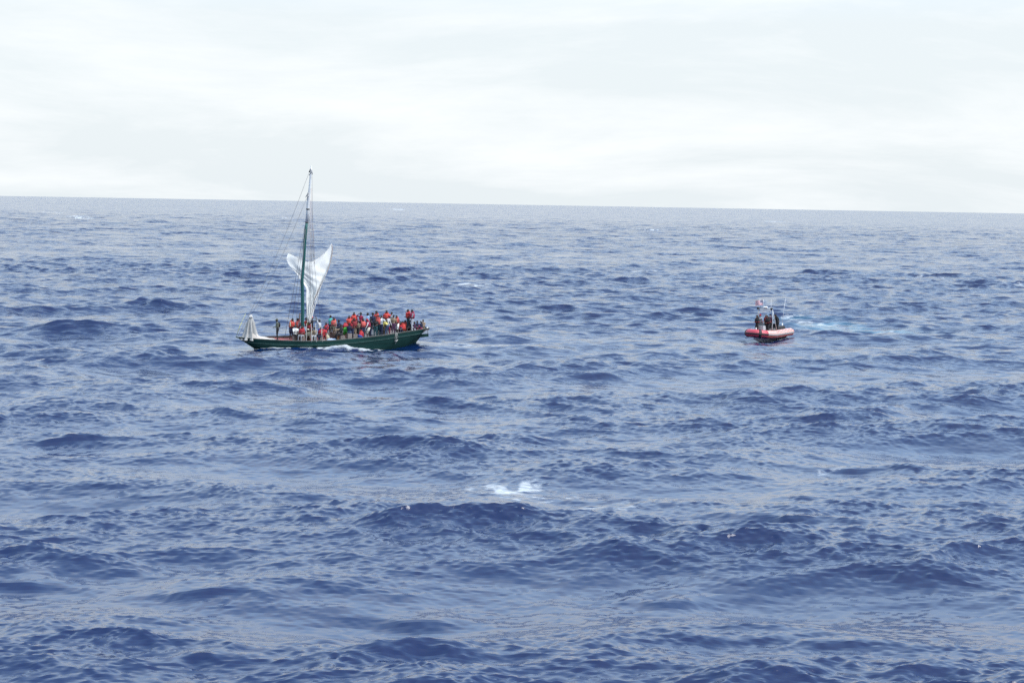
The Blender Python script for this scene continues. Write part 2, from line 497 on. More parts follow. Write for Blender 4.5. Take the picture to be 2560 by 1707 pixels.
# the inflatable came from the right: churned turquoise water and a broken white track
TURQ = np.zeros_like(X)
def track(pts, width, fo, tq, seed):
    for i in range(len(pts) - 1):
        a, b = ground(*pts[i]), ground(*pts[i + 1])
        L = math.hypot(b.x - a.x, b.y - a.y)
        ux, uy = (b.x - a.x) / L, (b.y - a.y) / L
        on = np.nonzero((X > min(a.x, b.x) - 3 * width) & (X < max(a.x, b.x) + 3 * width) & (Y > min(a.y, b.y) - 3 * width) & (Y < max(a.y, b.y) + 3 * width))[0]
        x, y = X[on], Y[on]
        s = np.clip((x - a.x) * ux + (y - a.y) * uy, 0, L)
        d = np.hypot(x - a.x - s * ux, y - a.y - s * uy)
        e = np.exp(-(d / width) ** 2)
        FO[on] = np.maximum(FO[on], fo[i] * e * smooth(.42, .66, .5 * vnoise(x + seed, y, .8, 95) + .5 * vnoise(x, y + seed, 2.6, 96)))
        TURQ[on] = np.maximum(TURQ[on], tq[i] * e * smooth(.2, .5, n_b[on]))
track([(1985, 802), (2040, 810), (2120, 818), (2200, 828)], 4.5, [.85, .6, .6], [.5, .9, 1.], 3)
streak(2200, 826, 2360, 846, 5.5, .62, 31)
streak(2060, 800, 2160, 806, 3.0, .5, 32)
track([(2080, 815), (2150, 822), (2200, 832)], 2.4, [.2, .3], [1., 1.], 6)
rib_ring = np.exp(-(np.maximum(dist_r - .15, 0) / .45) ** 2) * (np.abs(rx) < 4.5)
FO = np.maximum(FO, .7 * rib_ring * smooth(.45, .65, n_a) * smooth(-3.6, -1.5, -rx))
track([(1940, 848), (1975, 838)], .5, [.9], [0], 9)
FO = np.clip(FO, 0, 1)
H += .06 * FO * (vnoise(X, Y, .3, 97) - .2) * (SP < .8)

# crests stop short of folding over: ease the sideways pull wherever the sheet would turn under itself
def box(a, k, axis):
    c_ = np.cumsum(np.concatenate([np.repeat(np.take(a, [0], axis), k + 1, axis), a, np.repeat(np.take(a, [-1], axis), k, axis)], axis), axis)
    n_ = a.shape[axis]
    hi_ = np.take(c_, np.arange(2 * k + 1, 2 * k + 1 + n_), axis); lo_ = np.take(c_, np.arange(0, n_), axis)
    return (hi_ - lo_) / (2 * k + 1)
for _ in range(4):
    gx, gy = (X + DX).reshape(NROW, NCOL), (Y + DY).reshape(NROW, NCOL)
    ax, ay = gx[1:, :] - gx[:-1, :], gy[1:, :] - gy[:-1, :]
    bx_, by_ = np.roll(gx, -1, 1) - gx, np.roll(gy, -1, 1) - gy
    area = -(ax * by_[:-1] - ay * bx_[:-1])
    ref = np.abs(np.diff(rows))[:, None] * rows[:-1, None] * gap[None, :]
    bad = np.zeros((NROW, NCOL)); bad[:-1] = (np.abs(area) * np.sign(area) < .12 * ref) * 1.0
    bad[:12] = 0; bad[:, 1018:] = 0
    if _ == 0 and np.median(np.sign(area[60:500, 100:900])) < 0:
        bad[:-1] = (-area < .12 * ref); bad[:12] = 0; bad[:, 1018:] = 0
        flip = True
    elif _ == 0:
        flip = False
    elif flip:
        bad[:-1] = (-area < .12 * ref); bad[:12] = 0; bad[:, 1018:] = 0
    if bad.sum() == 0:
        break
    m_ = box(box(np.minimum(1, 6 * box(box(bad, 3, 0), 6, 1)), 3, 0), 6, 1)
    ease = (1 - .6 * np.minimum(1, m_)).ravel()
    DX *= ease; DY *= ease
XS, YS = X + DX, Y + DY
co = np.stack([XS, YS, H], 1).astype(np.float32)
me = bpy.data.meshes.new('sea')
nq = (NROW - 1) * NCOL
ii = np.arange(NROW - 1)[:, None] * NCOL
jj = np.arange(NCOL)[None, :]
j2 = (jj + 1) % NCOL
quads = np.stack([(ii + jj), (ii + j2), (ii + NCOL + j2), (ii + NCOL + jj)], -1).reshape(-1, 4)
me.vertices.add(len(co)); me.vertices.foreach_set('co', co.ravel())
me.loops.add(nq * 4); me.loops.foreach_set('vertex_index', quads.ravel().astype(np.int32))
me.polygons.add(nq); me.polygons.foreach_set('loop_start', np.arange(0, nq * 4, 4, dtype=np.int32))
me.polygons.foreach_set('use_smooth', np.ones(nq, dtype=bool))
for nm, arr in (('foam', FO), ('churn', TURQ), ('spacing', np.clip(SP, 0, 50)), ('choppy', np.clip((CHOPPY - .38) * 1.35, .08, 1.05))):
    at = me.attributes.new(nm, 'FLOAT', 'POINT'); at.data.foreach_set('value', arr.astype(np.float32))
me.update()

wm = bpy.data.materials.new('sea_water'); wm.use_nodes = True
t = wm.node_tree; p = t.nodes['Principled BSDF']; mo = t.nodes['Material Output']
def N_(ty, **kw):
    n = t.nodes.new(ty)
    for k, v in kw.items():
        setattr(n, k, v)
    return n
geo = N_('ShaderNodeNewGeometry')
def attr(nm):
    n = N_('ShaderNodeAttribute'); n.attribute_name = nm; return n.outputs['Fac']
def ripples(scale, stretch, strength, detail, fade=None, loc=(0, 0, 0)):
    m_ = N_('ShaderNodeMapping'); m_.inputs['Scale'].default_value = stretch; m_.inputs['Rotation'].default_value = (0, 0, R(12)); m_.inputs['Location'].default_value = loc
    t.links.new(geo.outputs['Position'], m_.inputs[0])
    n_ = N_('ShaderNodeTexNoise'); n_.inputs['Scale'].default_value = scale; n_.inputs['Detail'].default_value = detail; n_.inputs['Roughness'].default_value = .6
    t.links.new(m_.outputs[0], n_.inputs[0])
    s_ = N_('ShaderNodeVectorMath', operation='SUBTRACT'); s_.inputs[1].default_value = (.5, .5, .5)
    t.links.new(n_.outputs['Color'], s_.inputs[0])
    k_ = N_('ShaderNodeVectorMath', operation='MULTIPLY'); k_.inputs[1].default_value = (strength, strength, 0)
    t.links.new(s_.outputs[0], k_.inputs[0])
    if fade is None:
        sc = N_('ShaderNodeVectorMath', operation='SCALE'); t.links.new(k_.outputs[0], sc.inputs[0]); t.links.new(attr('choppy'), sc.inputs['Scale'])
        return sc.outputs[0]
    mr = N_('ShaderNodeMapRange'); mr.inputs[1].default_value = fade[0]; mr.inputs[2].default_value = fade[1]
    t.links.new(attr('spacing'), mr.inputs[0])
    sc = N_('ShaderNodeVectorMath', operation='SCALE'); t.links.new(k_.outputs[0], sc.inputs[0]); t.links.new(mr.outputs[0], sc.inputs['Scale'])
    return sc.outputs[0]
def vadd(a, b):
    n = N_('ShaderNodeVectorMath', operation='ADD'); t.links.new(a, n.inputs[0]); t.links.new(b, n.inputs[1]); return n.outputs[0]
# wind ripples: sharp little crests lying across the wind, as relief
def crests(scale, stretch, rot, dist, prev=None):
    m_ = N_('ShaderNodeMapping'); m_.inputs['Scale'].default_value = stretch; m_.inputs['Rotation'].default_value = (0, 0, R(rot))
    t.links.new(geo.outputs['Position'], m_.inputs[0])
    n_ = N_('ShaderNodeTexNoise'); n_.noise_type = 'RIDGED_MULTIFRACTAL'; n_.inputs['Scale'].default_value = scale; n_.inputs['Detail'].default_value = 3
    n_.inputs['Roughness'].default_value = .5; n_.inputs['Distortion'].default_value = .5
    t.links.new(m_.outputs[0], n_.inputs[0])
    b_ = N_('ShaderNodeBump'); b_.inputs['Strength'].default_value = 1.0; b_.inputs['Distance'].default_value = dist
    t.links.new(n_.outputs[0], b_.inputs['Height'])
    bs_ = N_('ShaderNodeMath', operation='MULTIPLY'); bs_.inputs[1].default_value = .7; t.links.new(attr('choppy'), bs_.inputs[0]); t.links.new(bs_.outputs[0], b_.inputs['Strength'])
    if prev is not None:
        t.links.new(prev, b_.inputs['Normal'])
    return b_.outputs[0]
nb = crests(.9, (.42, 1, 1), 14, .042, geo.outputs['True Normal'])
nb = crests(2.6, (.45, 1, 1), -9, .014, nb)
v = vadd(nb, ripples(3.2, (.33, 1, 1), .66, 4, None, (3, 5, 1)))
v = vadd(v, ripples(8.0, (.4, 1, 1), .22, 3, None, (1, 2, 1)))
v = vadd(v, ripples(1.0, (.42, 1, 1), 1.8, 4, (.16, .75)))
v = vadd(v, ripples(.20, (.45, 1, 1), 1.7, 3, (1.5, 5)))
nn = N_('ShaderNodeVectorMath', operation='NORMALIZE'); t.links.new(v, nn.inputs[0])
t.links.new(nn.outputs[0], p.inputs['Normal'])
p.inputs['IOR'].default_value = 1.45
p.inputs['Roughness'].default_value = 0.12
cmix = N_('ShaderNodeMix', data_type='RGBA')
cmix.inputs[6].default_value = (.0011, .0115, .060, 1)
cmix.inputs[7].default_value = (.022, .12, .19, 1)
t.links.new(attr('churn'), cmix.inputs[0])
t.links.new(cmix.outputs[2], p.inputs['Base Color'])
# foam: white bubbles, broken up at hand scale
fm = N_('ShaderNodeBsdfPrincipled'); fm.inputs['Base Color'].default_value = (.50, .535, .56, 1); fm.inputs['Roughness'].default_value = .9
fm.inputs['Specular IOR Level'].default_value = .2
fmap = N_('ShaderNodeMapping'); fmap.inputs['Scale'].default_value = (.6, 1, 1); t.links.new(geo.outputs['Position'], fmap.inputs[0])
fn = N_('ShaderNodeTexNoise'); fn.inputs['Scale'].default_value = 2.6; fn.inputs['Detail'].default_value = 8; fn.inputs['Roughness'].default_value = .72; fn.inputs['Distortion'].default_value = .8
t.links.new(fmap.outputs[0], fn.inputs[0])
th_ = N_('ShaderNodeMath', operation='MULTIPLY_ADD'); th_.inputs[1].default_value = .50; th_.inputs[2].default_value = -.76   # where the froth closes up
t.links.new(attr('foam'), th_.inputs[0])
fa = N_('ShaderNodeMath', operation='ADD'); t.links.new(fn.outputs[0], fa.inputs[0]); t.links.new(th_.outputs[0], fa.inputs[1])
fr = N_('ShaderNodeMapRange'); fr.inputs[1].default_value = .0; fr.inputs[2].default_value = .26; fr.inputs[4].default_value = .9; t.links.new(fa.outputs[0], fr.inputs[0])
ms = N_('ShaderNodeMixShader'); t.links.new(fr.outputs[0], ms.inputs[0]); t.links.new(p.outputs[0], ms.inputs[1]); t.links.new(fm.outputs[0], ms.inputs[2])
t.links.new(ms.outputs[0], mo.inputs['Surface'])
me.materials.append(wm)
sea = bpy.data.objects.new('sea', me)
COL.objects.link(sea)
tag(sea, 'deep blue choppy open sea reaching to the horizon', None, None, 'structure')
# ------------------------------------------------------------------ the sailing boat
boat = empty('sailing_boat', BOAT_M)
tag(boat, 'long dark green wooden sailing boat with crooked mast and crowded deck', 'sailing boat')
M_hull = mat('green_hull_paint', (.0045, .034, .031), .75, .35, 1.6, stretch=(.35, 1, 2.5), spec=.25)
M_boot = mat('worn_red_bottom_paint', (.10, .035, .03), .7, .4, 3.0)
M_cap = mat('bare_weathered_cap', (.10, .11, .10), .8, .35, 5.0)
M_rail = mat('scuffed_green_rail', (.028, .075, .066), .6, .5, 3.0)
M_red = mat('red_deck_paint', (.30, .055, .045), .65, .4, 2.2, .2, 30)
M_deck = mat('grey_worn_deck', (.19, .16, .145), .8, .4, 2.2, .2, 30)
M_white = mat('white_boat_paint', (.62, .62, .60), .6, .15, 3.0)
M_mast = mat('green_mast_paint', (.010, .085, .080), .5, .3, 2.0, .3, 18, stretch=(2, 2, .4))
M_top = mat('pale_bare_pole', (.60, .62, .63), .7, .15, 4.0)
M_sail = mat('white_sail_cloth', (.80, .81, .79), .85, .05, 1.6, col2=(.72, .72, .69))
M_sail2 = mat('greyed_sail_cloth', (.62, .62, .60), .88, .15, 2.0)
def let_light_through(m, f_):
    """thin cloth glows a little when lit from behind"""
    t_ = m.node_tree
    p_ = t_.nodes['Principled BSDF']; o_ = t_.nodes['Material Output']
    tr = t_.nodes.new('ShaderNodeBsdfTranslucent')
    src = p_.inputs['Base Color'].links[0].from_socket
    t_.links.new(src, tr.inputs['Color'])
    mx = t_.nodes.new('ShaderNodeMixShader'); mx.inputs[0].default_value = f_
    t_.links.new(p_.outputs[0], mx.inputs[1]); t_.links.new(tr.outputs[0], mx.inputs[2]); t_.links.new(mx.outputs[0], o_.inputs['Surface'])
let_light_through(M_sail, .15)
M_rope = mat('grey_rope', (.16, .155, .16), .9, .3, 30)
M_rope_w = mat('pale_rope', (.62, .60, .56), .9, .15, 30)
M_rope_r = mat('reddish_rope', (.33, .20, .20), .9, .25, 30)
M_rope_y = mat('yellow_rope', (.50, .50, .18), .9, .2, 30)
M_lash = mat('dark_lashing', (.10, .10, .10), .9, .3, 30)

def section(q, t):
    """point on the port side of the hull, t from keel (0) to gunwale (1)"""
    k, s = KEEL(q), SHEER(q)
    h = HB(q)
    z = k + (s - k) * t
    full = min(1.0, max(0.0, (q - .2) / 5.0)) * min(1.0, max(0.25, (17.2 - q) / 4.0))
    e = 1.15 - .72 * full
    y = h * (math.sin(min(t, 1) * math.pi / 2)) ** e * (1 - .03 * (1 - t))
    return y, z
stations = np.concatenate([np.linspace(0, 2.4, 15)[:-1], np.linspace(2.4, 14.4, 31)[:-1], np.linspace(14.4, BOAT_L, 14)])
TN = 14
hb = MB()
for sgn in (1, -1):
    P = []
    for qv in stations:
        P.append([Vector((-qv, sgn * section(qv, tt)[0], section(qv, tt)[1])) for tt in np.linspace(0, 1, TN)])
    hb.grid(P, 0, flip=sgn > 0)
# counter: closes the stern
e = [Vector((-BOAT_L, section(BOAT_L, tt)[0], section(BOAT_L, tt)[1])) for tt in np.linspace(0, 1, TN)]
hb.grid([e, [Vector((p.x, -p.y, p.z)) for p in e]])
hull = hb.build('hull', M_hull, boat)
def rail(name, lo, hi, dz, ry, rz, m, parent, proud=0.02, both=True):
    """strip that follows the hull side dz below the gunwale"""
    for sgn in ((1, -1) if both else (1,)):
        pts = []
        for qv in np.linspace(lo, hi, 40):
            k, s = KEEL(qv), SHEER(qv)
            tt = max(0.02, min(1.0, (s - dz - k) / (s - k)))
            y, z = section(qv, tt)
            pts.append((qv, y, z))
        P = []
        for (qv, y, z) in pts:
            P.append([Vector((-qv, sgn * (y - ry), z + rz)), Vector((-qv, sgn * (y + proud), z + rz)), Vector((-qv, sgn * (y + proud), z - rz)), Vector((-qv, sgn * (y - ry), z - rz)), Vector((-qv, sgn * (y - ry), z + rz))])
        MB().grid(P, 0, flip=sgn > 0).build(name, m, parent, smooth=False)
rail('gunwale_cap', .02, BOAT_L - .01, -.02, .12, .022, M_cap, hull, .03)
rail('rub_rail', .6, BOAT_L - .25, .36, .03, .028, M_rail, hull, .03)
# bottom paint showing where the hull lifts
for sgn in (1, -1):
    P = []
    for qv in np.linspace(7.0, 14.6, 30):
        k, s = KEEL(qv), SHEER(qv)
        row = []
        for z in np.linspace(-.7, -.62 + .70 * math.sin((qv - 7) / 7.6 * math.pi) ** .7, 5):
            tt = max(0.02, (z - k) / (s - k))
            y, zz = section(qv, tt)
            row.append(Vector((-qv, sgn * (y + .02), zz)))
        P.append(row)
    MB().grid(P, 0, flip=sgn > 0).build('bottom_paint', M_boot, hull)
# deck a hand below the gunwale, foredeck red
DECK_DROP = .16
def deck_z(q):
    return SHEER(min(max(q, 0), BOAT_L)) - DECK_DROP
def deck_part(name, lo, hi, m):
    P = []
    for qv in np.linspace(lo, hi, 24):
        h = max(HB(qv) - .05, .01)
        P.append([Vector((-qv, h * f_, deck_z(qv) + .05 * (1 - f_ * f_))) for f_ in np.linspace(-1, 1, 9)])
    return MB().grid(P, 0, flip=False).build(name, m, boat)
deck_part('foredeck', .1, 8.6, M_red)
deck_part('after_deck', 8.6, BOAT_L - .1, M_deck)
# inner face of the bulwark
for sgn in (1, -1):
    P = [[Vector((-qv, sgn * max(HB(qv) - .06, .01), SHEER(qv))), Vector((-qv, sgn * max(HB(qv) - .06, .01), deck_z(qv) - .02))] for qv in np.linspace(.1, BOAT_L - .05, 40)]
    MB().grid(P, 0, flip=sgn < 0).build('bulwark', M_deck, boat)
# low white trunk between the after hatches, brown hatch box amidships
tk = MB()
q0, q1 = 12.0, 14.0
zt = deck_z(13)
tk.box((-13.0, .15, zt + .22), (2.2, 1.5, .52), taper=.94)
trunk = tk.build('deck_trunk', M_white, boat, smooth=False)
MB().box((-13.0, .15, zt + .50), (2.25, 1.5, .05)).build('trunk_lid', M_deck, trunk, smooth=False)
hz = deck_z(9.0)
hb_ = MB().box((-9.0, -.3, hz + .2), (1.3, 1.5, .5), taper=.96).build('hatch_box', mat('brown_hatch', (.16, .10, .085), .8, .3, 4), boat, smooth=False)
MB().box((-9.0, -.3, hz + .47), (1.4, 1.6, .06)).build('hatch_lid', mat('brown_hatch_lid', (.22, .16, .14), .8, .3, 4), hb_, smooth=False)

# mast: a crooked tree trunk, green below, a pale pole lashed on above
mast_px = [(757, 862), (756, 800), (756.6, 780), (756.3, 745), (756, 720), (755, 700), (757, 680), (760.2, 640), (762.5, 600), (764.5, 577), (767.3, 553)]
def bpath(px, b=0.0):
    return [boat_ray(x, y, b if not hasattr(b, '__len__') else b[i]) for i, (x, y) in enumerate(px)]
mp_ = bpath(mast_px)
MAST_Q = -mp_[1].x
mast = MB().tube(mp_, [.155, .15, .15, .145, .145, .14, .135, .13, .125, .12, .115], 12).build('mast', M_mast, boat)
top_px = [(767.2, 555), (769.7, 525), (771, 500), (774, 475), (776.7, 440), (778, 415)]
tpth = bpath(top_px)
topm = MB().tube(tpth, [.125, .135, .14, .10, .085, .05], 10).build('topmast', M_top, mast)
for (x, y, rr_, hh) in ((769.6, 523, .145, .06), (767, 556, .135, .05)):
    c = boat_ray(x, y)
    MB().tube([c + Vector((0, 0, -hh)), c + Vector((0, 0, hh))], rr_, 10).build('lashing', M_lash, mast)
def rag(c, n, spread, length, m, name, parent, seed):
    rnd = random.Random(seed)
    b = MB()
    for i in range(n):
        a = Vector(c) + Vector((rnd.uniform(-1, 1) * spread * .4, rnd.uniform(-1, 1) * spread * .4, rnd.uniform(-.5, .5) * length))
        d = Vector((rnd.uniform(-.2, 1) * spread, rnd.uniform(-1, 1) * spread, -rnd.uniform(.3, 1) * length))
        b.tube([a, a + d * .5 + Vector((rnd.uniform(-.05, .05), rnd.uniform(-.05, .05), 0)), a + d], [.05, .045, .015], 5)
    return b.build(name, m, parent)
rag(boat_ray(771.5, 487), 9, .22, .5, mat('grey_rag', (.30, .31, .32), .9, .3, 8), 'rope_bundle', mast, 3)
rag(boat_ray(778.5, 428), 8, .16, .40, mat('grey_rag', (.30, .31, .32), .9), 'block_and_tackle', mast, 5)
MB().tube(bpath([(777, 422), (773, 431)]), .05, 6).build('mast_peg', M_lash, mast)
MB().tube(bpath([(747, 842), (748, 812), (749.5, 783)], [-.5, -.5, -.45]), [.07, .065, .05], 7).build('wooden_stump', mat('brown_stump', (.17, .12, .10), .8, .3, 6), boat)

# standing rigging
def rope(name, pts, r_, m, parent=boat):
    return MB().tube(pts, r_, 5).build(name, m, parent)
def sagged(a, b, sag, n=9):
    a, b = Vector(a), Vector(b)
    return [a.lerp(b, i / (n - 1)) + Vector((0, 0, -sag * 4 * (i / (n - 1)) * (1 - i / (n - 1)))) for i in range(n)]
rope('forestay', sagged(boat_ray(773, 431), boat_ray(594, 842, 0), .7, 14), .013, M_rope)
rope('forestay', sagged(boat_ray(766, 497), boat_ray(628, 788, 0), .5, 14), .012, M_rope)
rope('tack_line', [boat_ray(592, 838), boat_ray(599, 816), boat_ray(604, 806)], .022, M_rope_y)
rope('tack_line', [boat_ray(590, 843), boat_ray(602, 810), boat_ray(614, 784)], .014, M_rope_y)
sh_top = boat_ray(767.5, 545)
for (x0, y0, xt, yt, bb) in ((712, 841, 762, 565, -1.7), (724, 842, 764, 560, -1.5), (735, 846, 766, 556, 1.6)):
    rope('shroud', [boat_ray(xt, yt, 0), boat_ray((x0 * .6 + xt * .4) + 1, y0 * .6 + yt * .4, bb * .6), boat_ray(x0, y0, bb)], .015, M_rope)
for (x0, y0, xt, yt) in ((766, 850, 769, 560), (779, 851, 771, 552), (791, 852, 772, 548), (806, 851, 773, 540)):
    hbq = HB(-boat_ray(x0, y0, 1.9).x) + .03
    foot = boat_ray(x0, y0 - 1, hbq)
    top = boat_ray(xt, yt, 0)
    sh = rope('shroud', [top, top.lerp(foot, .86)], .013, M_rope)
    rope('lanyard', [top.lerp(foot, .86), foot, foot + Vector((.02, .06, -.14))], .019, mat('weathered_lanyard', (.40, .39, .38), .9, .2, 20), sh)
for (x0, y0, xt, yt, m) in ((777, 660, 776, 500, M_rope_r), (779, 655, 779, 470, M_rope_r), (782, 655, 780.5, 440, M_rope), (776, 720, 775, 505, M_rope_w), (785, 660, 780, 520, M_rope), (772, 800, 772, 555, M_rope_w), (787, 660, 782, 560, M_rope_r)):
    rope('halyard', [boat_ray(xt, yt, .1), boat_ray((x0 + xt) / 2 + .5, (y0 + yt) / 2, .16), boat_ray(x0, y0, .2)], .009, m)

# mainsail, half lowered: bunched at the foot, two wings thrown out above
def curve_pts(px, n):
    px = np.array(px, float)
    d = np.concatenate([[0], np.cumsum(np.hypot(*np.diff(px, axis=0).T))])
    d /= d[-1]
    # smooth by sampling a Catmull-like interpolation
    tt = np.linspace(0, 1, n)
    xs = np.interp(tt, d, px[:, 0]); ys = np.interp(tt, d, px[:, 1])
    for _ in range(3):
        xs[1:-1] = (xs[:-2] + 2 * xs[1:-1] + xs[2:]) / 4
        ys[1:-1] = (ys[:-2] + 2 * ys[1:-1] + ys[2:]) / 4
    return np.stack([xs, ys], 1)
NU, NV = 40, 60
left = curve_pts([(768, 806), (766, 780), (765, 745), (766, 722), (758, 706), (740, 682), (722, 663), (716, 648), (717, 640), (721, 633)], NV)
right = curve_pts([(776, 806), (780, 792), (782, 770), (787, 748), (797, 725), (805, 707), (814, 688), (824, 662), (830, 634), (831, 619), (829, 608)], NV)
bott = curve_pts([(768, 806), (772, 807), (776, 806)], NU)
topc = curve_pts([(721, 633), (736, 640), (752, 648), (766, 654), (779, 655), (794, 647), (810, 635), (822, 621), (829, 608)], NU)
P = []
rnd = random.Random(4)
for j in range(NV):
    v_ = j / (NV - 1)
    row = []
    for i in range(NU):
        u_ = i / (NU - 1)
        c = (1 - u_) * left[j] + u_ * right[j] + (1 - v_) * bott[i] + v_ * topc[i] - ((1 - u_) * (1 - v_) * bott[0] + u_ * (1 - v_) * bott[-1] + (1 - u_) * v_ * topc[0] + u_ * v_ * topc[-1])
        # folds run up from the foot and open out, the two wings curl away from the mast
        fold = (.15 * math.sin(u_ * 11 + 2.6 * v_ + 1.3) + .07 * math.sin(u_ * 23 - 5 * v_ + 2 * math.sin(4 * v_))) * (1 - .93 * v_ ** .8) + .05 * math.sin(4 * u_ + 7 * v_)
        wing = -.45 - 1.1 * max(0, .45 - u_) * 2.2 * v_ ** 2 - .7 * max(0, u_ - .55) ** 1.2 * 2.0 * v_ ** 1.5
        belly = -.35 * math.sin(math.pi * u_) * v_
        bulge = .22 * math.exp(-((u_ - .62) / .15) ** 2 - ((v_ - .52) / .15) ** 2)
        b = wing + fold + belly + bulge + .05 * math.sin(19 * u_ + 3 * math.sin(9 * v_)) * math.sin(23 * v_ + 4 * u_)
        row.append(boat_ray(c[0], c[1], b))
    P.append(row)
sail = MB().grid(P).build('mainsail', M_sail, boat)
rope('bolt_rope', [P[j][-1] + Vector((0, .02, 0)) for j in range(4, NV, 3)], .035, mat('brown_bolt_rope', (.36, .29, .25), .9, .25, 12), sail)
rope('bolt_rope', [P[-1][i] for i in range(0, NU, 2)], .014, M_rope_w, sail)
# gathered cloth hanging at the mast
for k, (xa, ya, xb, yb, w_) in enumerate(((773, 806, 787, 748, .07), (777, 803, 801, 716, .06), (770, 800, 777, 730, .08), (783, 760, 818, 680, .045))):
    a, b = boat_ray(xa, ya, .12), boat_ray(xb, yb, .08)
    MB().tube([a.lerp(b, t_) + Vector((.03 * math.sin(5 * t_ + k), .03 * math.cos(7 * t_), 0)) for t_ in np.linspace(0, 1, 9)], [w_ * (1 - .75 * t_) for t_ in np.linspace(0, 1, 9)], 7).build('sail_fold', M_sail2 if k % 2 else M_sail, sail)

# jib dropped at the bow, standing up in a tent of folds, the rest heaped on the foredeck
pk = boat_ray(627, 790, 0)
rows_ = []
NA = 44
base_q0, base_q1 = -boat_ray(603, 848, .2).x, -boat_ray(654, 848, .6).x
for j in range(13):
    v_ = j / 12
    zc_ = deck_z(1.6) + .02 + (pk.z - deck_z(1.6)) * v_
    cx = -(base_q0 * .5 + base_q1 * .5) * (1 - v_) ** 1.2 + pk.x * (1 - (1 - v_) ** 1.2)
    prof = float(np.interp(v_, [0, .08, .25, .45, .6, .75, .9, 1], [1.0, .90, .70, .57, .47, .35, .20, .05]))
    rx_ = (base_q1 - base_q0) / 2 * prof
    ry_ = .55 * prof
    row = []
    for i in range(NA):
        a = 2 * math.pi * i / (NA - 1)
        f_ = 1 + (.26 + .16 * (1 - v_)) * math.sin(9 * a + 1.5 * v_) + .10 * math.sin(17 * a - 3 * v_ + 1)
        row.append(Vector((cx + rx_ * math.cos(a) * (.72 + .28 * f_), ry_ * math.sin(a) * f_, zc_ + .03 * math.sin(5 * a) * v_)))
    rows_.append(row)
jib = MB().grid(rows_).build('dropped_jib', mat('jib_cloth', (.36, .36, .35), .9, .35, 2.2, stretch=(2.2, 2.2, .35)), boat)  # dark upright streaks in the colour stand in for shaded creases
for k in range(8):
    rnd = random.Random(20 + k)
    c = pk + Vector((rnd.uniform(-.12, .10), rnd.uniform(-.05, .1), -.15))
    MB().tube([c, c + Vector((rnd.uniform(-.05, .05), 0, .14)), c + Vector((rnd.uniform(-.10, .12), 0, rnd.uniform(.16, .34)))], [.07, .05, .015], 6).build('jib_head', M_sail2, jib)
P = []
for j in range(16):
    v_ = j / 15
    qv = base_q1 - .75 + v_ * 2.2
    h = .50 * (1 - v_) ** 1.6 + .04
    row = []
    for i in range(13):
        u_ = i / 12
        yy = (u_ - .5) * 2 * (HB(qv) * .80)
        row.append(Vector((-qv, yy, deck_z(qv) + .04 + h * math.sin(math.pi * u_) ** .6 * (1 + .25 * math.sin(9 * u_ + 5 * v_) + .15 * math.sin(13 * v_)) - (.03 if i in (0, 12) else 0))))
    P.append(row)
MB().grid(P).build('jib_heap', mat('heaped_cloth', (.50, .46, .42), .9, .2, 2.0), jib)

# stern gear
rud = MB()
rud.box((-BOAT_L + 1.0, 0, .45), (.18, .09, 1.7), Matrix.Rotation(R(-40), 3, 'Y'))
rudder = rud.build('rudder', M_hull, boat, smooth=False)
MB().box((-BOAT_L + .25, .12, SHEER(BOAT_L) - .72), (.85, .10, .26), Matrix.Rotation(R(4), 3, 'Y')).build('rudder_head', M_hull, rudder, smooth=False)
MB().tube([(-BOAT_L + .02, .3, SHEER(BOAT_L) - .05), (-BOAT_L - .10, .2, SHEER(BOAT_L) - .66)], .018, 5).build('rudder_chain', M_lash, rudder)
# stem fitting and the short iron at the bow
MB().tube([boat_ray(590, 842), boat_ray(598, 845), boat_ray(606, 852)], .05, 6).build('stem_head', M_hull, hull)
# slack rope hanging over the port side
qa = -boat_ray(990, 832, 1.45).x
ya = HB(qa)
hang = MB()
zt_ = SHEER(qa)
for k, (dx_, dz_) in enumerate(((-.12, -.55), (.02, -.95), (.14, -.72))):
    hang.tube([(-qa + dx_ * .4, ya - .25, zt_ + .02), (-qa + dx_ * .5, ya + .04, zt_ + .04), (-qa + dx_, ya + .05, zt_ + dz_ * .5), (-qa + dx_ * .6 + .03, ya + .03 - .02, zt_ + dz_)], .018, 6)
hang.tube([(-qa - .12, ya + .05, zt_ - .55), (-qa + .02, ya + .07, zt_ - .7), (-qa + .14, ya + .05, zt_ - .62)], .032, 6)
hang.build('hanging_rope', mat('dull_rope', (.40, .40, .38), .9, .2, 20), boat)
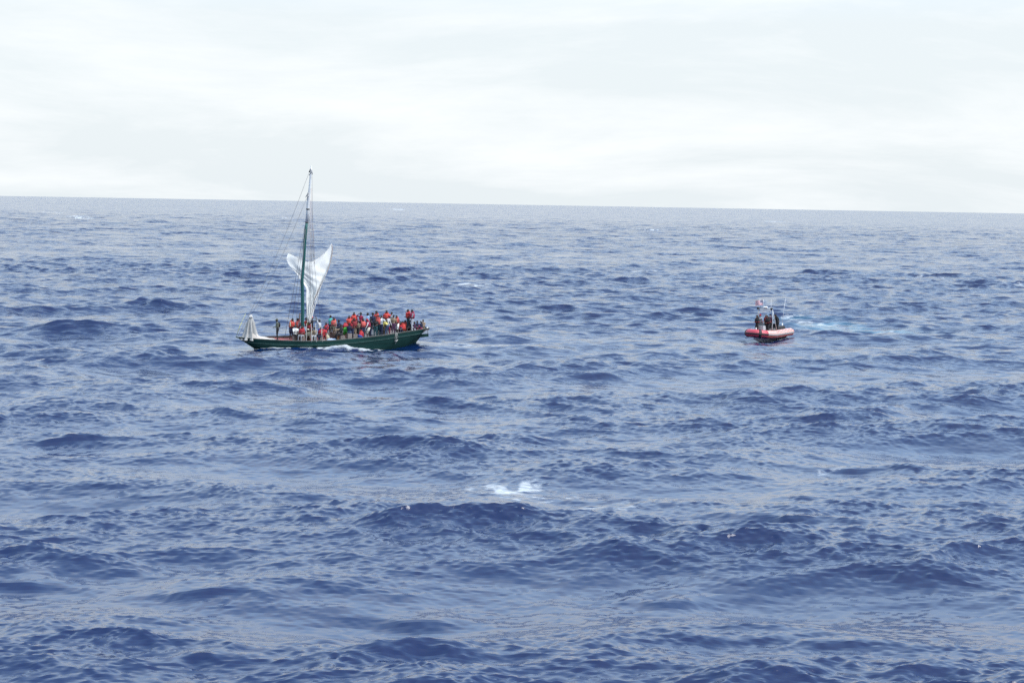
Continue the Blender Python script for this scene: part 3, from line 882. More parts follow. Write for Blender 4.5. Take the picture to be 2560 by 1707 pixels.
# ------------------------------------------------------------------ people
def cloth(name, c, r=.85):
    return mat('cloth_' + name, c, r, .22, 9.0)
SKIN = mat('dark_skin', (.045, .026, .019), .5, .12, 10)
SKIN2 = mat('brown_skin', (.085, .047, .034), .5, .12, 10)
SKIN3 = mat('tanned_skin', (.32, .17, .12), .5, .1, 10)
HAIR = mat('black_hair', (.010, .009, .009), .7, .2, 40, .3, 120)
EYE = mat('eye_white', (.65, .62, .58), .3, .02, 10)
LIP = mat('lip', (.10, .03, .03), .5, .05, 10)
SHOE = cloth('dark_shoe', (.02, .02, .022), .6)
C = dict(orange=(.52, .060, .045), coral=(.54, .10, .085), red=(.38, .026, .036), maroon=(.26, .02, .06), darkred=(.20, .02, .025), black=(.012, .012, .015), navy=(.012, .018, .05),
         teal=(.08, .46, .40), white=(.68, .68, .66), cream=(.58, .54, .44), grey=(.26, .27, .29), lightgrey=(.45, .46, .48), olive=(.07, .075, .055), camo=(.105, .115, .09),
         green=(.07, .42, .06), blue=(.04, .10, .36), jeans=(.05, .075, .14), skyblue=(.30, .46, .66), yellow=(.62, .55, .16), lime=(.36, .42, .12), purple=(.06, .02, .06), brown=(.21, .155, .105),
         pink=(.55, .10, .18), khaki=(.24, .22, .16), palegreen=(.45, .50, .33), tealdark=(.015, .06, .07))
def M_of(k):
    return cloth(k, C[k])

def ik(a, t, l1, l2, hint):
    """two-bone limb from a to t: returns elbow/knee and the reachable end"""
    d = t - a
    L = d.length
    if L > (l1 + l2) * .995:
        d = d.normalized() * (l1 + l2) * .995
        t = a + d; L = d.length
    x = (l1 * l1 - l2 * l2 + L * L) / (2 * L)
    h = math.sqrt(max(l1 * l1 - x * x, 0))
    dn = d.normalized()
    n = hint - dn * hint.dot(dn)
    n = n.normalized() if n.length > 1e-4 else dn.orthogonal().normalized()
    return a + dn * x + n * h, t

def skeleton(pose, lean=0, side=0, arms=('down', 'down'), turn=0, head=(0, 0)):
    """joints with x forwards, y to the person's left, z up; feet (or seat) on z = 0"""
    J = {}
    if pose == 'stand':
        J['pel'] = Vector((0, 0, .95)); feet = [Vector((.02, .11, .07)), Vector((-.03, -.11, .07))]; kh = Vector((1, 0, 0))
    elif pose == 'wide':
        J['pel'] = Vector((0, 0, .90)); feet = [Vector((.16, .22, .07)), Vector((-.14, -.20, .07))]; kh = Vector((1, .1, 0))
    elif pose == 'bend':
        J['pel'] = Vector((-.12, 0, .92)); feet = [Vector((.03, .14, .07)), Vector((-.03, -.13, .07))]; kh = Vector((1, 0, 0))
    elif pose == 'sit':
        J['pel'] = Vector((0, 0, .52)); feet = [Vector((.42, .13, .07)), Vector((.46, -.12, .07))]; kh = Vector((.3, 0, 1))
    elif pose == 'squat':
        J['pel'] = Vector((0, 0, .15)); feet = [Vector((.48, .16, .07)), Vector((.50, -.14, .07))]; kh = Vector((0, 0, 1))
    elif pose == 'kneel':
        J['pel'] = Vector((0, 0, .34)); feet = [Vector((-.30, .12, .06)), Vector((-.30, -.12, .06))]; kh = Vector((1, 0, -.6))
    Rm = Matrix.Rotation(R(side), 3, 'X') @ Matrix.Rotation(R(lean), 3, 'Y') @ Matrix.Rotation(R(turn), 3, 'Z')
    J['R'] = Rm
    p = J['pel']
    J['waist'] = p + Rm @ Vector((0, 0, .15)); J['chest'] = p + Rm @ Vector((.01, 0, .32)); J['neck'] = p + Rm @ Vector((0, 0, .52))
    Hm = Matrix.Rotation(R(head[1]), 3, 'Z') @ Matrix.Rotation(R(lean * .35 + head[0]), 3, 'Y')
    J['HR'] = Hm
    J['head'] = J['neck'] + Hm @ Vector((.03, 0, .15))
    for k, sg in ((0, 1), (1, -1)):
        hip = p + Vector((0, .09 * sg, -.03))
        kn, an = ik(hip, feet[k], .43, .42, kh)
        J['hip%d' % k], J['knee%d' % k], J['ank%d' % k] = hip, kn, an
        fd = Vector((1, .18 * sg, 0)).normalized()
        if pose == 'kneel':
            J['toe%d' % k] = an + Vector((-.17, 0, -.02))
        else:
            J['toe%d' % k] = Vector((an.x, an.y, .035)) + fd * .17
        sh = p + Rm @ Vector((0, .205 * sg, .445))
        J['sho%d' % k] = sh
        a = arms[k]
        T = {'down': (.06, .26, -.06), 'front': (.26, .06, .14), 'forward': (.52, .16, .40), 'reach': (.60, .10, .22), 'up': (.18, .24, .98), 'face': (.22, .10, .62), 'hip': (.05, .22, .06), 'out': (.12, .62, .36), 'low': (.42, .14, -.30), 'deck': (.22, .30, -.42), 'back': (-.28, .24, -.05), 'knee': (.40, .16, .16)}
        if isinstance(a, str):
            q_ = T[a]
            tgt = Vector((q_[0], q_[1] * sg, q_[2]))
            tgt = p + (Rm @ tgt if a not in ('deck', 'low', 'knee') else tgt)
        else:
            tgt = Vector(a)
        el, wr = ik(sh, tgt, .28, .25, Vector((-.5, .45 * sg, -.6)))
        J['elb%d' % k], J['wri%d' % k] = el, wr
        d = (wr - el).normalized()
        J['han%d' % k] = wr + d * .075
    return J

TMP = []
def body_source(J, fat=1.0, loose=1.0, child=1.0):
    """closed overlapping pieces, later fused into one skin"""
    b = MB()
    Rm = J['R']
    def cap(a, c, r0, r1):
        d = c - a
        L = d.length
        dn = d / max(L, 1e-5)
        pts = [a - dn * r0 * .85, a - dn * r0 * .45] + [a.lerp(c, k) for k in (0, .35, .7, 1)] + [c + dn * r1 * .45, c + dn * r1 * .85]
        rr = [r0 * .5, r0 * .87] + [r0 + (r1 - r0) * k for k in (0, .35, .7, 1)] + [r1 * .87, r1 * .5]
        b.tube(pts, rr, 8)
    b.ellipsoid(J['pel'], (.115 * fat, .165 * fat, .13), Rm)
    b.ellipsoid(J['waist'], (.105 * fat, .150 * fat, .15), Rm)
    b.ellipsoid(J['chest'], (.125 * fat, .180 * fat, .19), Rm)
    b.ellipsoid(J['neck'] + Rm @ Vector((0, 0, -.06)), (.075, .17, .07), Rm)
    cap(J['neck'] + Rm @ Vector((0, 0, -.05)), J['head'] + J['HR'] @ Vector((-.02, 0, -.06)), .058, .055)
    b.ellipsoid(J['head'] + J['HR'] @ Vector((-.005, 0, .015)), (.095, .078, .105), J['HR'], 12, 8)
    b.ellipsoid(J['head'] + J['HR'] @ Vector((.025, 0, -.06)), (.065, .058, .065), J['HR'])
    b.ellipsoid(J['head'] + J['HR'] @ Vector((.092, 0, -.015)), (.030, .024, .035), J['HR'], 6, 4)
    for k in (0, 1):
        cap(J['hip%d' % k], J['knee%d' % k], .092 * fat * loose, .066 * loose)
        cap(J['knee%d' % k], J['ank%d' % k], .060 * loose, .043)
        cap(J['ank%d' % k] + Vector((-.03, 0, -.02)), J['toe%d' % k], .046, .036)
        cap(J['sho%d' % k], J['elb%d' % k], .066, .054)
        cap(J['elb%d' % k], J['wri%d' % k], .050, .036)
        cap(J['wri%d' % k], J['han%d' % k], .033, .036)
    me = bpy.data.meshes.new('src'); me.from_pydata(b.v, [], b.f)
    o = bpy.data.objects.new('src', me); COL.objects.link(o)
    r_ = o.modifiers.new('r', 'REMESH'); r_.mode = 'VOXEL'; r_.voxel_size = .030
    s_ = o.modifiers.new('s', 'SMOOTH'); s_.factor = .5; s_.iterations = 2
    TMP.append(o)
    return o

def seg_d(P, a, b):
    a, b = np.array(a), np.array(b)
    d = b - a
    t_ = np.clip(((P - a) @ d) / max(d @ d, 1e-9), 0, 1)
    return np.linalg.norm(P - a - t_[:, None] * d, axis=1)

PEOPLE = []
def person(spec):
    """spec: px, py = head top in the photograph; pose and dress. Built in two passes so all bodies are fused in one go"""
    d = dict(pose='stand', lean=0, side=0, arms=('down', 'down'), turn=0, head=(0, 0), face=180, top='navy', sleeve='short', leg='jeans', legs='long', vest=None, hair='short', fat=1.12, loose=1.18, skin=SKIN, seat=0.0, scale=1.04, b=None, shoe=SHOE)
    d.update(spec)
    J = skeleton(d['pose'], d['lean'], d['side'], d['arms'], d['turn'], d['head'])
    d['J'] = J
    d['src'] = body_source(J, d['fat'], d['loose'])
    PEOPLE.append(d)

def torso_ring(J, t_, rx_, ry_, n=16, oy=0.0, ox=0.0):
    Rm = J['R']
    c = J['pel'] + Rm @ Vector((.005 + ox, oy, .52 * t_))
    out_ = []
    for i in range(n):
        a = 2 * math.pi * i / n
        ca, sa = math.cos(a), math.sin(a)
        ca = math.copysign(abs(ca) ** .75, ca); sa = math.copysign(abs(sa) ** .75, sa)
        out_.append(c + Rm @ Vector((rx_ * ca, ry_ * sa, 0)))
    return out_
def close_grid(b, rows, mi=0):
    rows = [r_ + [r_[0]] for r_ in rows]
    b.grid(rows, mi)

def dress(d):
    J = d['J']
    dg = d['dg']
    me0 = bpy.data.meshes.new_from_object(d['src'].evaluated_get(dg))
    nv = len(me0.vertices)
    V = np.empty(nv * 3, np.float32); me0.vertices.foreach_get('co', V); V = V.reshape(-1, 3)
    F = [tuple(p.vertices) for p in me0.polygons]
    bpy.data.meshes.remove(me0)
    cen = np.array([V[list(f)].mean(0) for f in F])
    # which limb does each face belong to
    B = [('head', J['head'] + Vector((0, 0, .03)), J['head'] + J['HR'] @ Vector((.02, 0, -.05)), .09), ('head', J['head'], J['neck'], .06),
         ('torso', J['pel'] + J['R'] @ Vector((0, 0, .12)), J['neck'] + J['R'] @ Vector((0, 0, -.08)), .16), ('hips', J['pel'] + J['R'] @ Vector((0, .05, -.02)), J['pel'] + J['R'] @ Vector((0, -.05, -.02)), .15)]
    for k in '01':
        B += [('thigh', J['hip' + k], J['knee' + k], .08), ('shin', J['knee' + k], J['ank' + k], .05), ('foot', J['ank' + k], J['toe' + k], .045),
              ('uparm', J['sho' + k], J['elb' + k], .052), ('forearm', J['elb' + k], J['wri' + k], .04), ('hand', J['wri' + k], J['han' + k], .035)]
    D_ = np.stack([seg_d(cen, np.array(a), np.array(c)) / r_ for _, a, c, r_ in B])
    own = [B[i][0] for i in D_.argmin(0)]
    lut = {'head': 0, 'torso': 1, 'hips': 2, 'thigh': 2, 'shin': 2 if d['legs'] == 'long' else 0, 'foot': 3, 'uparm': 1 if d['sleeve'] != 'none' else 0,
           'forearm': 1 if d['sleeve'] == 'long' else 0, 'hand': 0}
    mb = MB()
    mb.v = [tuple(map(float, p)) for p in V]; mb.f = F; mb.m = [lut[o_] for o_ in own]
    # fingers and thumb, slightly curled
    for k, sg in (('0', 1), ('1', -1)):
        dr_ = (J['han' + k] - J['wri' + k]).normalized()
        sd = dr_.cross(Vector((0, 0, 1)))
        sd = sd.normalized() if sd.length > .05 else Vector((0, 1, 0))
        pm = dr_.cross(sd)
        base = J['han' + k] + dr_ * .012
        for q_, (off, ln) in enumerate(((-.030, .062), (-.010, .074), (.010, .070), (.030, .054))):
            a = base + sd * off
            m1 = a + dr_ * ln * .55 + pm * .008; m2 = a + dr_ * ln * .95 + pm * .028
            mb.tube([a - dr_ * .02, m1, m2], [.0105, .0095, .007], 4, 0)
        th_ = J['wri' + k].lerp(J['han' + k], .35) - sd * .03
        mb.tube([th_, th_ - sd * .022 + dr_ * .025 + pm * .006, th_ - sd * .028 + dr_ * .055 + pm * .014], [.012, .011, .008], 4, 0)
    # face: nose, ears, eyes, mouth
    Hm, hc_ = J['HR'], J['head']
    mb.add([hc_ + Hm @ Vector(p) for p in ((.084, 0, .022), (.086, .016, -.022), (.086, -.016, -.022), (.122, 0, -.018), (.09, 0, -.03))], [(0, 1, 3), (0, 3, 2), (1, 4, 3), (2, 3, 4)], 0)
    for sg in (1, -1):
        mb.ellipsoid(hc_ + Hm @ Vector((.080, .030 * sg, .018)), (.012, .012, .008), Hm, 6, 4, 4)
        mb.ellipsoid(hc_ + Hm @ Vector((.089, .030 * sg, .018)), (.005, .006, .006), Hm, 5, 4, 5)
        mb.ellipsoid(hc_ + Hm @ Vector((-.005, .080 * sg, 0)), (.020, .010, .032), Hm, 6, 4, 0)
    mb.ellipsoid(hc_ + Hm @ Vector((.082, 0, -.058)), (.012, .024, .008), Hm, 6, 4, 6)
    o = mb.build('person', [d['skin'], M_of(d['top']), M_of(d['leg']), d['shoe'], EYE, HAIR, LIP])
    sc = d['scale']
    o.data.transform(Matrix.Scale(sc, 4))
    # hair or headgear
    hh = MB()
    kind = d['hair']
    if kind in ('short', 'cap', 'helmet', 'wrap', 'big', 'hood'):
        g = {'short': 1.06, 'cap': 1.10, 'helmet': 1.28, 'wrap': 1.16, 'big': 1.32, 'hood': 1.22}[kind]
        rows = []
        for j in range(6):
            th_ = math.pi * .58 * (j / 5)
            rows.append([hc_ + Hm @ (Vector((-.008, 0, .018)) + Vector((.097 * g * math.sin(th_) * math.cos(a) - (.012 if j > 3 else 0), .080 * g * math.sin(th_) * math.sin(a), .107 * g * math.cos(th_) + (.05 * max(0, math.cos(a)) if j == 5 else 0) + (.03 * max(0, math.cos(a)) if j == 4 else 0)))) for a in [2 * math.pi * i / 12 for i in range(12)]])
        close_grid(hh, rows)
        if kind == 'cap':
            hh.add([hc_ + Hm @ Vector(p) for p in ((.08, .06, .05), (.08, -.06, .05), (.18, -.045, .035), (.18, .045, .035), (.08, .06, .065), (.08, -.06, .065), (.18, -.045, .045), (.18, .045, .045))], [(3, 2, 1, 0), (4, 5, 6, 7), (0, 1, 5, 4), (2, 3, 7, 6), (1, 2, 6, 5), (3, 0, 4, 7)])
        if kind == 'hood':
            hh.ellipsoid(J['neck'] + J['R'] @ Vector((-.06, 0, .02)), (.09, .13, .08), J['R'], 8, 5)
        hm = d.get('hairmat', HAIR)
        ho = hh.build({'short': 'hair', 'big': 'hair', 'cap': 'cap', 'helmet': 'helmet', 'wrap': 'head_wrap', 'hood': 'hood'}[kind], hm, o, solid=.006)
        ho.data.transform(Matrix.Scale(sc, 4))
    # life vest: two thick panels, a collar behind the neck, a belt
    if d['vest']:
        vb = MB()
        rows = [torso_ring(J, t_, rx_ * d['fat'], ry_ * d['fat']) for t_, rx_, ry_ in ((.10, .14, .16), (.12, .17, .185), (.32, .18, .195), (.56, .19, .20), (.78, .185, .20), (.92, .16, .185), (1.0, .10, .135), (.97, .085, .11))]
        close_grid(vb, rows)
        # collar
        Rm = J['R']
        nc = J['pel'] + Rm @ Vector((-.01, 0, .535))
        pts = [nc + Rm @ Vector((-.115 * math.cos(a) + .0, .125 * math.sin(a), .05 * math.cos(a * .6) - .005)) for a in np.linspace(-2.2, 2.2, 11)]
        vb.tube(pts, [.03, .045, .052, .056, .06, .062, .06, .056, .052, .045, .03], 7)
        vm = M_of(d['vest'])
        vo = vb.build('life_vest', vm, o)
        vo.data.transform(Matrix.Scale(sc, 4))
        st = MB()
        close_grid(st, [torso_ring(J, t_, .183 * d['fat'], .206 * d['fat']) for t_ in (.30, .36)])
        so = st.build('belt', M_of(d.get('belt', 'black')), vo, solid=.008)
        so.data.transform(Matrix.Scale(sc, 4))
        if d.get('yoke'):
            yk = MB()
            close_grid(yk, [torso_ring(J, t_, a_ * 1.05, c_ * 1.03) for t_, a_, c_ in ((.80, .175, .205), (.92, .155, .197), (1.0, .108, .14))])
            yo = yk.build('vest_yoke', M_of(d['yoke']), vo, solid=.008); yo.data.transform(Matrix.Scale(sc, 4))
            hemb = MB()
            close_grid(hemb, [torso_ring(J, t_, .182 * d['fat'], .212 * d['fat']) for t_ in (.06, .24)])
            ho2 = hemb.build('vest_hem', M_of('blue'), vo, solid=.008); ho2.data.transform(Matrix.Scale(sc, 4))
    if d.get('shorts_flare'):
        sb = MB()
        for k in '01':
            a, c = J['hip' + k], J['knee' + k]
            sb.tube([a + Vector((0, 0, .06)), a.lerp(c, .4), a.lerp(c, .92)], [.115, .118, .112], 10)
        so = sb.build('shorts', M_of(d['leg']), o); so.data.transform(Matrix.Scale(sc, 4))
    if d.get('pack'):
        pb = MB()
        pb.ellipsoid(J['chest'] + J['R'] @ Vector((-.16, 0, -.02)), (.10, .15, .22), J['R'], 10, 7)
        po = pb.build('backpack', M_of(d['pack']), o); po.data.transform(Matrix.Scale(sc, 4))
    if d.get('print'):
        # pale print across the back of the shirt
        pr = MB()
        Rm = J['R']
        rnd = random.Random(7)
        for (y, z, w, h) in ((-.07, .40, .05, .05), (.0, .42, .09, .05), (.07, .40, .05, .05), (-.05, .33, .05, .05), (.05, .34, .06, .06), (0, .29, .07, .045), (-.08, .27, .04, .03), (.07, .27, .05, .04)):
            pr.box(J['pel'] + Rm @ Vector((-.138 + .25 * y * y * 3, y, z)), (.012, w, h), Rm)
        po = pr.build('shirt_print', M_of('white'), o, smooth=False); po.data.transform(Matrix.Scale(sc, 4))
    top = max(v_[2] for v_ in V) * sc
    head_top = J['head'] + J['HR'] @ Vector((0, 0, .12))
    d['obj'] = o
    d['hx'] = head_top * sc
    return o

def boat_world(q, b, z):
    return BOAT_M @ Vector((-q, b, z))
def place_on_boat(d):
    """stand the figure on the deck so that its head comes where the photograph shows it"""
    fa = R(d['face'])
    off = Matrix.Rotation(fa, 3, 'Z') @ d['hx']
    best = None
    J = d['J']
    rot = Matrix.Rotation(fa, 3, 'Z')
    feet = [rot @ (J[k] * d['scale']) for k in ('toe0', 'toe1', 'ank0', 'ank1')]
    feet = [BOAT_I.to_3x3() @ p for p in feet]
    for f_ in np.linspace(-.97, .97, 98):
        # position along the keel that puts the head on the right column
        q_ = 8.0
        for _ in range(6):
            b = f_ * max(HB(q_) - .16, .05)
            w = boat_world(q_, b, deck_z(q_) + .03 + d['seat'])
            pxx, pyy = project(w + off)
            q_ += (d['px'] - pxx) / 27.0 * .9
            q_ = min(max(q_, .8), BOAT_L - .4)
        # both feet stay inside the bulwark
        if d['pose'] == 'sit' and abs(b) > HB(q_) - .38:
            continue
        if any(abs(b + p.y) > HB(min(max(q_ - p.x, 0), BOAT_L)) - .09 for p in feet):
            continue
        e_ = abs(pyy - d['py']) + (.4 * abs(f_ - d['b']) * 20 if d['b'] is not None else 0)
        if best is None or e_ < best[0]:
            best = (e_, q_, b, pxx, pyy)
    if best is None:
        best = (99, q_, 0.0, pxx, pyy)
    e_, q_, b, pxx, pyy = best
    d['q'], d['bb'], d['err'] = q_, b, (pxx - d['px'], pyy - d['py'])
    # a head that still comes out too high belongs to a shorter person
    if d['err'][1] < -1.5:
        k_ = max(.88, 1 + d['err'][1] / 28.0 / d['hx'].z)
        for ob_ in [d['obj']] + list(d['obj'].children_recursive):
            ob_.data.transform(Matrix.Scale(k_, 4))
        d['k'] = k_
    else:
        d['k'] = 1.0
    if d['pose'] == 'sit':
        # something to sit on
        pel = BOAT_I @ (boat_world(q_, b, deck_z(q_) + .03) + rot @ (Vector((-.05, 0, 0))))
        hgt = (.41 * d['scale'] * d['k'] + d['seat'])
        MB().box((pel.x, pel.y, deck_z(q_) + .03 + hgt / 2), (.38, .40, hgt), taper=.94).build('thwart', M_deck, boat, smooth=False)
    o = d['obj']
    o.location = boat_world(q_, b, deck_z(q_) + .03 + d['seat'])
    o.rotation_euler = (0, 0, fa)

G1 = 'people crowded on the green sailing boat'
S = []
def P_(px, py, label, **kw):
    kw.update(px=px, py=py, label=label, group=G1)
    S.append(kw)
P_(692, 797, 'person in a camouflage jacket and dark cap standing alone on the foredeck', top='camo', sleeve='long', leg='black', face=200, arms=('front', 'front'), hair='cap', hairmat=M_of('olive'), pack='black', loose=1.05, lean=4)
P_(732, 796, 'person in an orange vest and pale yellow shirt, leftmost of the mast group', pose='stand', lean=14, top='palegreen', leg='navy', legs='short', vest='orange', face=-35, arms=('low', 'front'), shorts_flare=True)
P_(744, 795, 'person in an orange vest with grey sleeves just left of the mast', top='grey', sleeve='long', leg='black', vest='coral', face=215, arms=('front', 'hip'))
P_(755, 814, 'person in a dark red vest sitting low at the foot of the mast', pose='sit', top='darkred', leg='grey', vest='red', face=250, arms=('knee', 'knee'))
P_(765.5, 793, 'person in an orange vest over a yellow shirt, right of the mast with back bent', top='lime', leg='cream', legs='short', vest='orange', face=205, lean=12, arms=('front', 'reach'), shorts_flare=True)
P_(780.5, 791, 'person in a dark jacket and red head wrap behind the white sail foot', top='black', sleeve='long', leg='black', face=20, arms=('forward', 'down'), hair='wrap', hairmat=M_of('red'), vest=None)
P_(770, 822, 'person in a pale sun hat crouching beside the gunwale under the sail', pose='squat', top='khaki', leg='olive', face=240, arms=('knee', 'knee'), hair='wrap', hairmat=M_of('cream'))
P_(798, 799, 'person in blue trousers and a light shirt holding a pole by the shrouds', top='lightgrey', leg='blue', face=160, arms=('up', 'front'), lean=2)
P_(786, 818, 'person in a pale vest sitting behind the shroud lanyards', pose='sit', top='brown', leg='lightgrey', face=265, arms=('knee', 'knee'))
P_(802, 817, 'person with a red vest half hidden behind the shrouds', pose='sit', top='brown', leg='navy', vest='red', face=230, arms=('knee', 'front'))
P_(810, 816, 'person in a red shirt sitting between the shrouds and the teal shirt', pose='sit', top='red', leg='darkred', face=280, arms=('knee', 'knee'))
P_(815, 806, 'person in a red vest sitting with dark sleeves, in front of the teal shirt', pose='sit', seat=.2, top='purple', sleeve='long', leg='navy', vest='red', face=220, arms=('knee', 'front'), b=0)
P_(826, 788, 'person in a bright teal shirt standing amidships', top='teal', leg='purple', face=225, arms=('down', 'hip'), loose=1.05)
P_(834.5, 793, 'person in a coral vest sitting up beside the teal shirt', pose='sit', seat=.35, top='brown', leg='olive', vest='coral', face=250, arms=('knee', 'front'))
P_(863, 805, 'person in a red vest and bright green shorts bending over', pose='bend', lean=58, top='red', leg='green', legs='short', vest='red', face=100, arms=('low', 'low'), shorts_flare=True, b=.6)
P_(853, 812, 'person in a dark jacket crouching left of the bright green shorts', pose='sit', top='black', sleeve='long', leg='black', face=200, arms=('knee', 'knee'))
P_(873, 789, 'person in an orange vest with one arm across, left of the tallest figure', top='orange', leg='navy', vest='orange', face=275, arms=('front', 'forward'))
P_(885, 777, 'tallest person amidships, in a long red and orange vest', top='red', sleeve='long', leg='black', vest='orange', face=265, arms=('down', 'down'), scale=1.05)
P_(886, 795, 'person in a rust red vest standing in front of the tallest figure', top='darkred', leg='brown', vest='darkred', face=285, arms=('hip', 'front'))
P_(874, 807, 'person in a dark navy shirt and faded jeans with back to the sea', pose='sit', seat=.15, top='navy', leg='jeans', face=80, arms=('knee', 'knee'))
P_(887, 811, 'person in a black shirt with a pale print on the back', pose='sit', seat=.1, top='black', leg='black', face=95, arms=('knee', 'knee'), **{'print': True})
P_(902, 781, 'person in a black cap with red collar, right of the tallest figure', top='maroon', leg='navy', face=230, arms=('front', 'face'), hair='cap', vest=None, sleeve='long')
P_(908, 796, 'person in an orange vest and dark sleeves standing over the multicoloured vest', top='black', sleeve='long', leg='navy', vest='coral', face=300, arms=('down', 'hip'))
P_(904, 821, 'person in a red, yellow and blue vest crouching against the gunwale', pose='squat', lean=30, top='red', leg='blue', vest='red', yoke='yellow', belt='red', face=60, arms=('knee', 'deck'), b=.9)
P_(919, 782, 'person in a light blue shirt standing at the far side', top='skyblue', leg='black', face=205, arms=('front', 'down'))
P_(917, 797, 'person in a maroon vest, red head wrap and cream shorts leaning left', pose='wide', top='white', sleeve='long', leg='cream', legs='short', vest='maroon', face=190, lean=16, arms=('low', 'hip'), hair='wrap', hairmat=M_of('red'), shorts_flare=True)
P_(932, 782, 'person in a dark jacket with full hair and blue patterned shorts', top='navy', sleeve='long', leg='skyblue', legs='short', face=250, arms=('front', 'front'), hair='big', shorts_flare=True, fat=1.1)
P_(941, 778, 'person in an orange vest behind the dark jacket and patterned shorts', top='orange', leg='black', vest='orange', face=240, arms=('face', 'down'), hair='big')
P_(947, 788, 'person in a coral vest seen from behind, bald, with dark trousers', top='brown', leg='tealdark', vest='coral', face=80, arms=('down', 'out'), hair='short')
P_(957, 796, 'person in a yellow shirt and blue jeans bending behind the gunwale', pose='bend', lean=45, top='yellow', sleeve='long', leg='jeans', face=160, arms=('low', 'low'))
P_(966.5, 776, 'person in an orange vest standing clear above the others, aft of the yellow shirt', top='orange', leg='black', vest='orange', face=265, arms=('out', 'hip'))
P_(979, 780, 'person with a grey scarf standing behind the white hooded top', top='grey', leg='black', face=230, arms=('front', 'down'))
P_(974, 788, 'person in a pale grey hooded top and maroon trousers reaching down to the rope', pose='wide', lean=20, top='lightgrey', sleeve='long', leg='maroon', vest=None, face=-25, arms=('low', 'low'), hair='hood', hairmat=M_of('red'), fat=1.12, loose=1.18)
P_(984, 787, 'person in a brown shirt standing right of the pale hooded top', top='brown', leg='purple', face=280, arms=('down', 'down'))
P_(991, 788, 'person in an orange vest and white shorts leaning aft', pose='wide', lean=10, top='darkred', leg='white', legs='short', vest='coral', face=240, arms=('front', 'low'), shorts_flare=True)
P_(997, 799, 'person in a dark red shirt sitting left of the two reaching vests', pose='squat', top='darkred', leg='jeans', face=210, arms=('knee', 'front'))
P_(1007, 803, 'person in an orange vest sitting with back turned and arms braced', pose='squat', top='orange', sleeve='long', leg='olive', vest='orange', face=70, arms=('deck', 'deck'))
P_(1013, 800, 'person in an orange vest sitting with one arm stretched aft', pose='squat', top='coral', sleeve='long', leg='black', vest='orange', face=270, arms=('out', 'knee'))
P_(1002, 805, 'person in a red shirt sitting close behind the braced orange vest', pose='squat', top='red', leg='navy', face=250, arms=('knee', 'knee'))
P_(1020, 773, 'person in an orange vest standing at the stern with a long pole', top='red', leg='tealdark', vest='orange', face=200, arms=('face', 'front'), seat=.12)
P_(1030, 775, 'person in grey with a red vest standing at the stern, right of the pole', top='grey', leg='lightgrey', vest='maroon', face=195, arms=('front', 'down'), seat=.12, loose=1.1)
P_(1043, 811, 'person in dark clothes sitting low on the after deck', pose='squat', top='navy', leg='black', face=230, arms=('knee', 'knee'))
P_(1053, 808, 'person in a grey cap slumped low beside the stern', pose='squat', top='navy', sleeve='long', leg='maroon', face=200, arms=('knee', 'knee'), hair='wrap', hairmat=M_of('grey'))
P_(1066.5, 801, 'person in a rust brown shirt sitting at the very stern with a white bag', pose='squat', top='brown', leg='brown', face=250, arms=('knee', 'front'), skin=SKIN2)
P_(895, 802, 'person in a dark brown shirt between the rust red vest and the orange one', top='brown', leg='black', face=240, arms=('front', 'hip'))
P_(880, 800, 'person in a red shirt peering over the navy shirt', top='red', leg='navy', face=260, arms=('front', 'front'))
P_(926, 796, 'person in a black shirt close behind the cream shorts', top='black', sleeve='long', leg='navy', face=220, arms=('hip', 'down'))
P_(939, 795, 'person in dark clothes between the patterned shorts and the coral vest', top='black', leg='tealdark', face=270, arms=('front', 'down'))
P_(953, 789, 'person in a white shirt behind the bending yellow shirt', top='white', leg='navy', face=235, arms=('out', 'down'))
P_(962, 800, 'person in a grey shirt sitting in front of the high orange vest', pose='sit', seat=.25, top='grey', leg='brown', face=255, arms=('knee', 'knee'))
P_(1024, 801, 'person in black sitting at the feet of the two stern figures', pose='squat', top='black', sleeve='long', leg='black', face=225, arms=('knee', 'knee'))
P_(1036, 806, 'person in a purple shirt sitting right of the two stern figures', pose='squat', top='purple', leg='grey', face=210, arms=('knee', 'knee'))
P_(847, 799, 'person in a dark shirt left of the red vest and green shorts', pose='sit', seat=.3, top='navy', leg='brown', face=215, arms=('knee', 'front'))
P_(773, 805, 'person in a dark red vest sitting close under the sail', pose='sit', seat=.1, top='black', sleeve='long', leg='olive', vest='darkred', face=235, arms=('knee', 'front'))
P_(739, 812, 'person in black shorts and a white shirt sitting left of the mast', pose='sit', top='white', leg='black', legs='short', face=300, arms=('knee', 'knee'))
for i, k in enumerate(S):
    if i % 4 == 3 and 'skin' not in k:
        k['skin'] = SKIN2
    person(k)
# ------------------------------------------------------------------ the rigid inflatable
rib = empty('inflatable_boat', RIB_M)
tag(rib, 'orange rigid inflatable boat with white hull, black bow straps and flag', 'inflatable boat')
M_tube = mat('orange_tube_fabric', (.76, .165, .10), .30, .12, 2.0)
M_tube.node_tree.nodes['Principled BSDF'].inputs['Coat Weight'].default_value = .8
M_tube.node_tree.nodes['Principled BSDF'].inputs['Coat Roughness'].default_value = .3
M_patch = mat('dark_red_bow_fabric', (.50, .06, .085), .4, .12, 3.0, .1, 30)
M_blk = mat('black_rubber', (.014, .014, .017), .55, .2, 8)
M_strake = mat('grey_rub_strake', (.30, .30, .30), .6, .2, 8)
M_rw = mat('white_gelcoat', (.74, .74, .74), .3, .05, 3)
M_alu = mat('pale_aluminium', (.55, .57, .58), .38, .1, 8, metal=.3)
M_gdk = mat('grey_deck_mat', (.20, .21, .22), .8, .2, 8)
M_cons = mat('grey_console', (.42, .44, .46), .5, .1, 5)
TR = .37
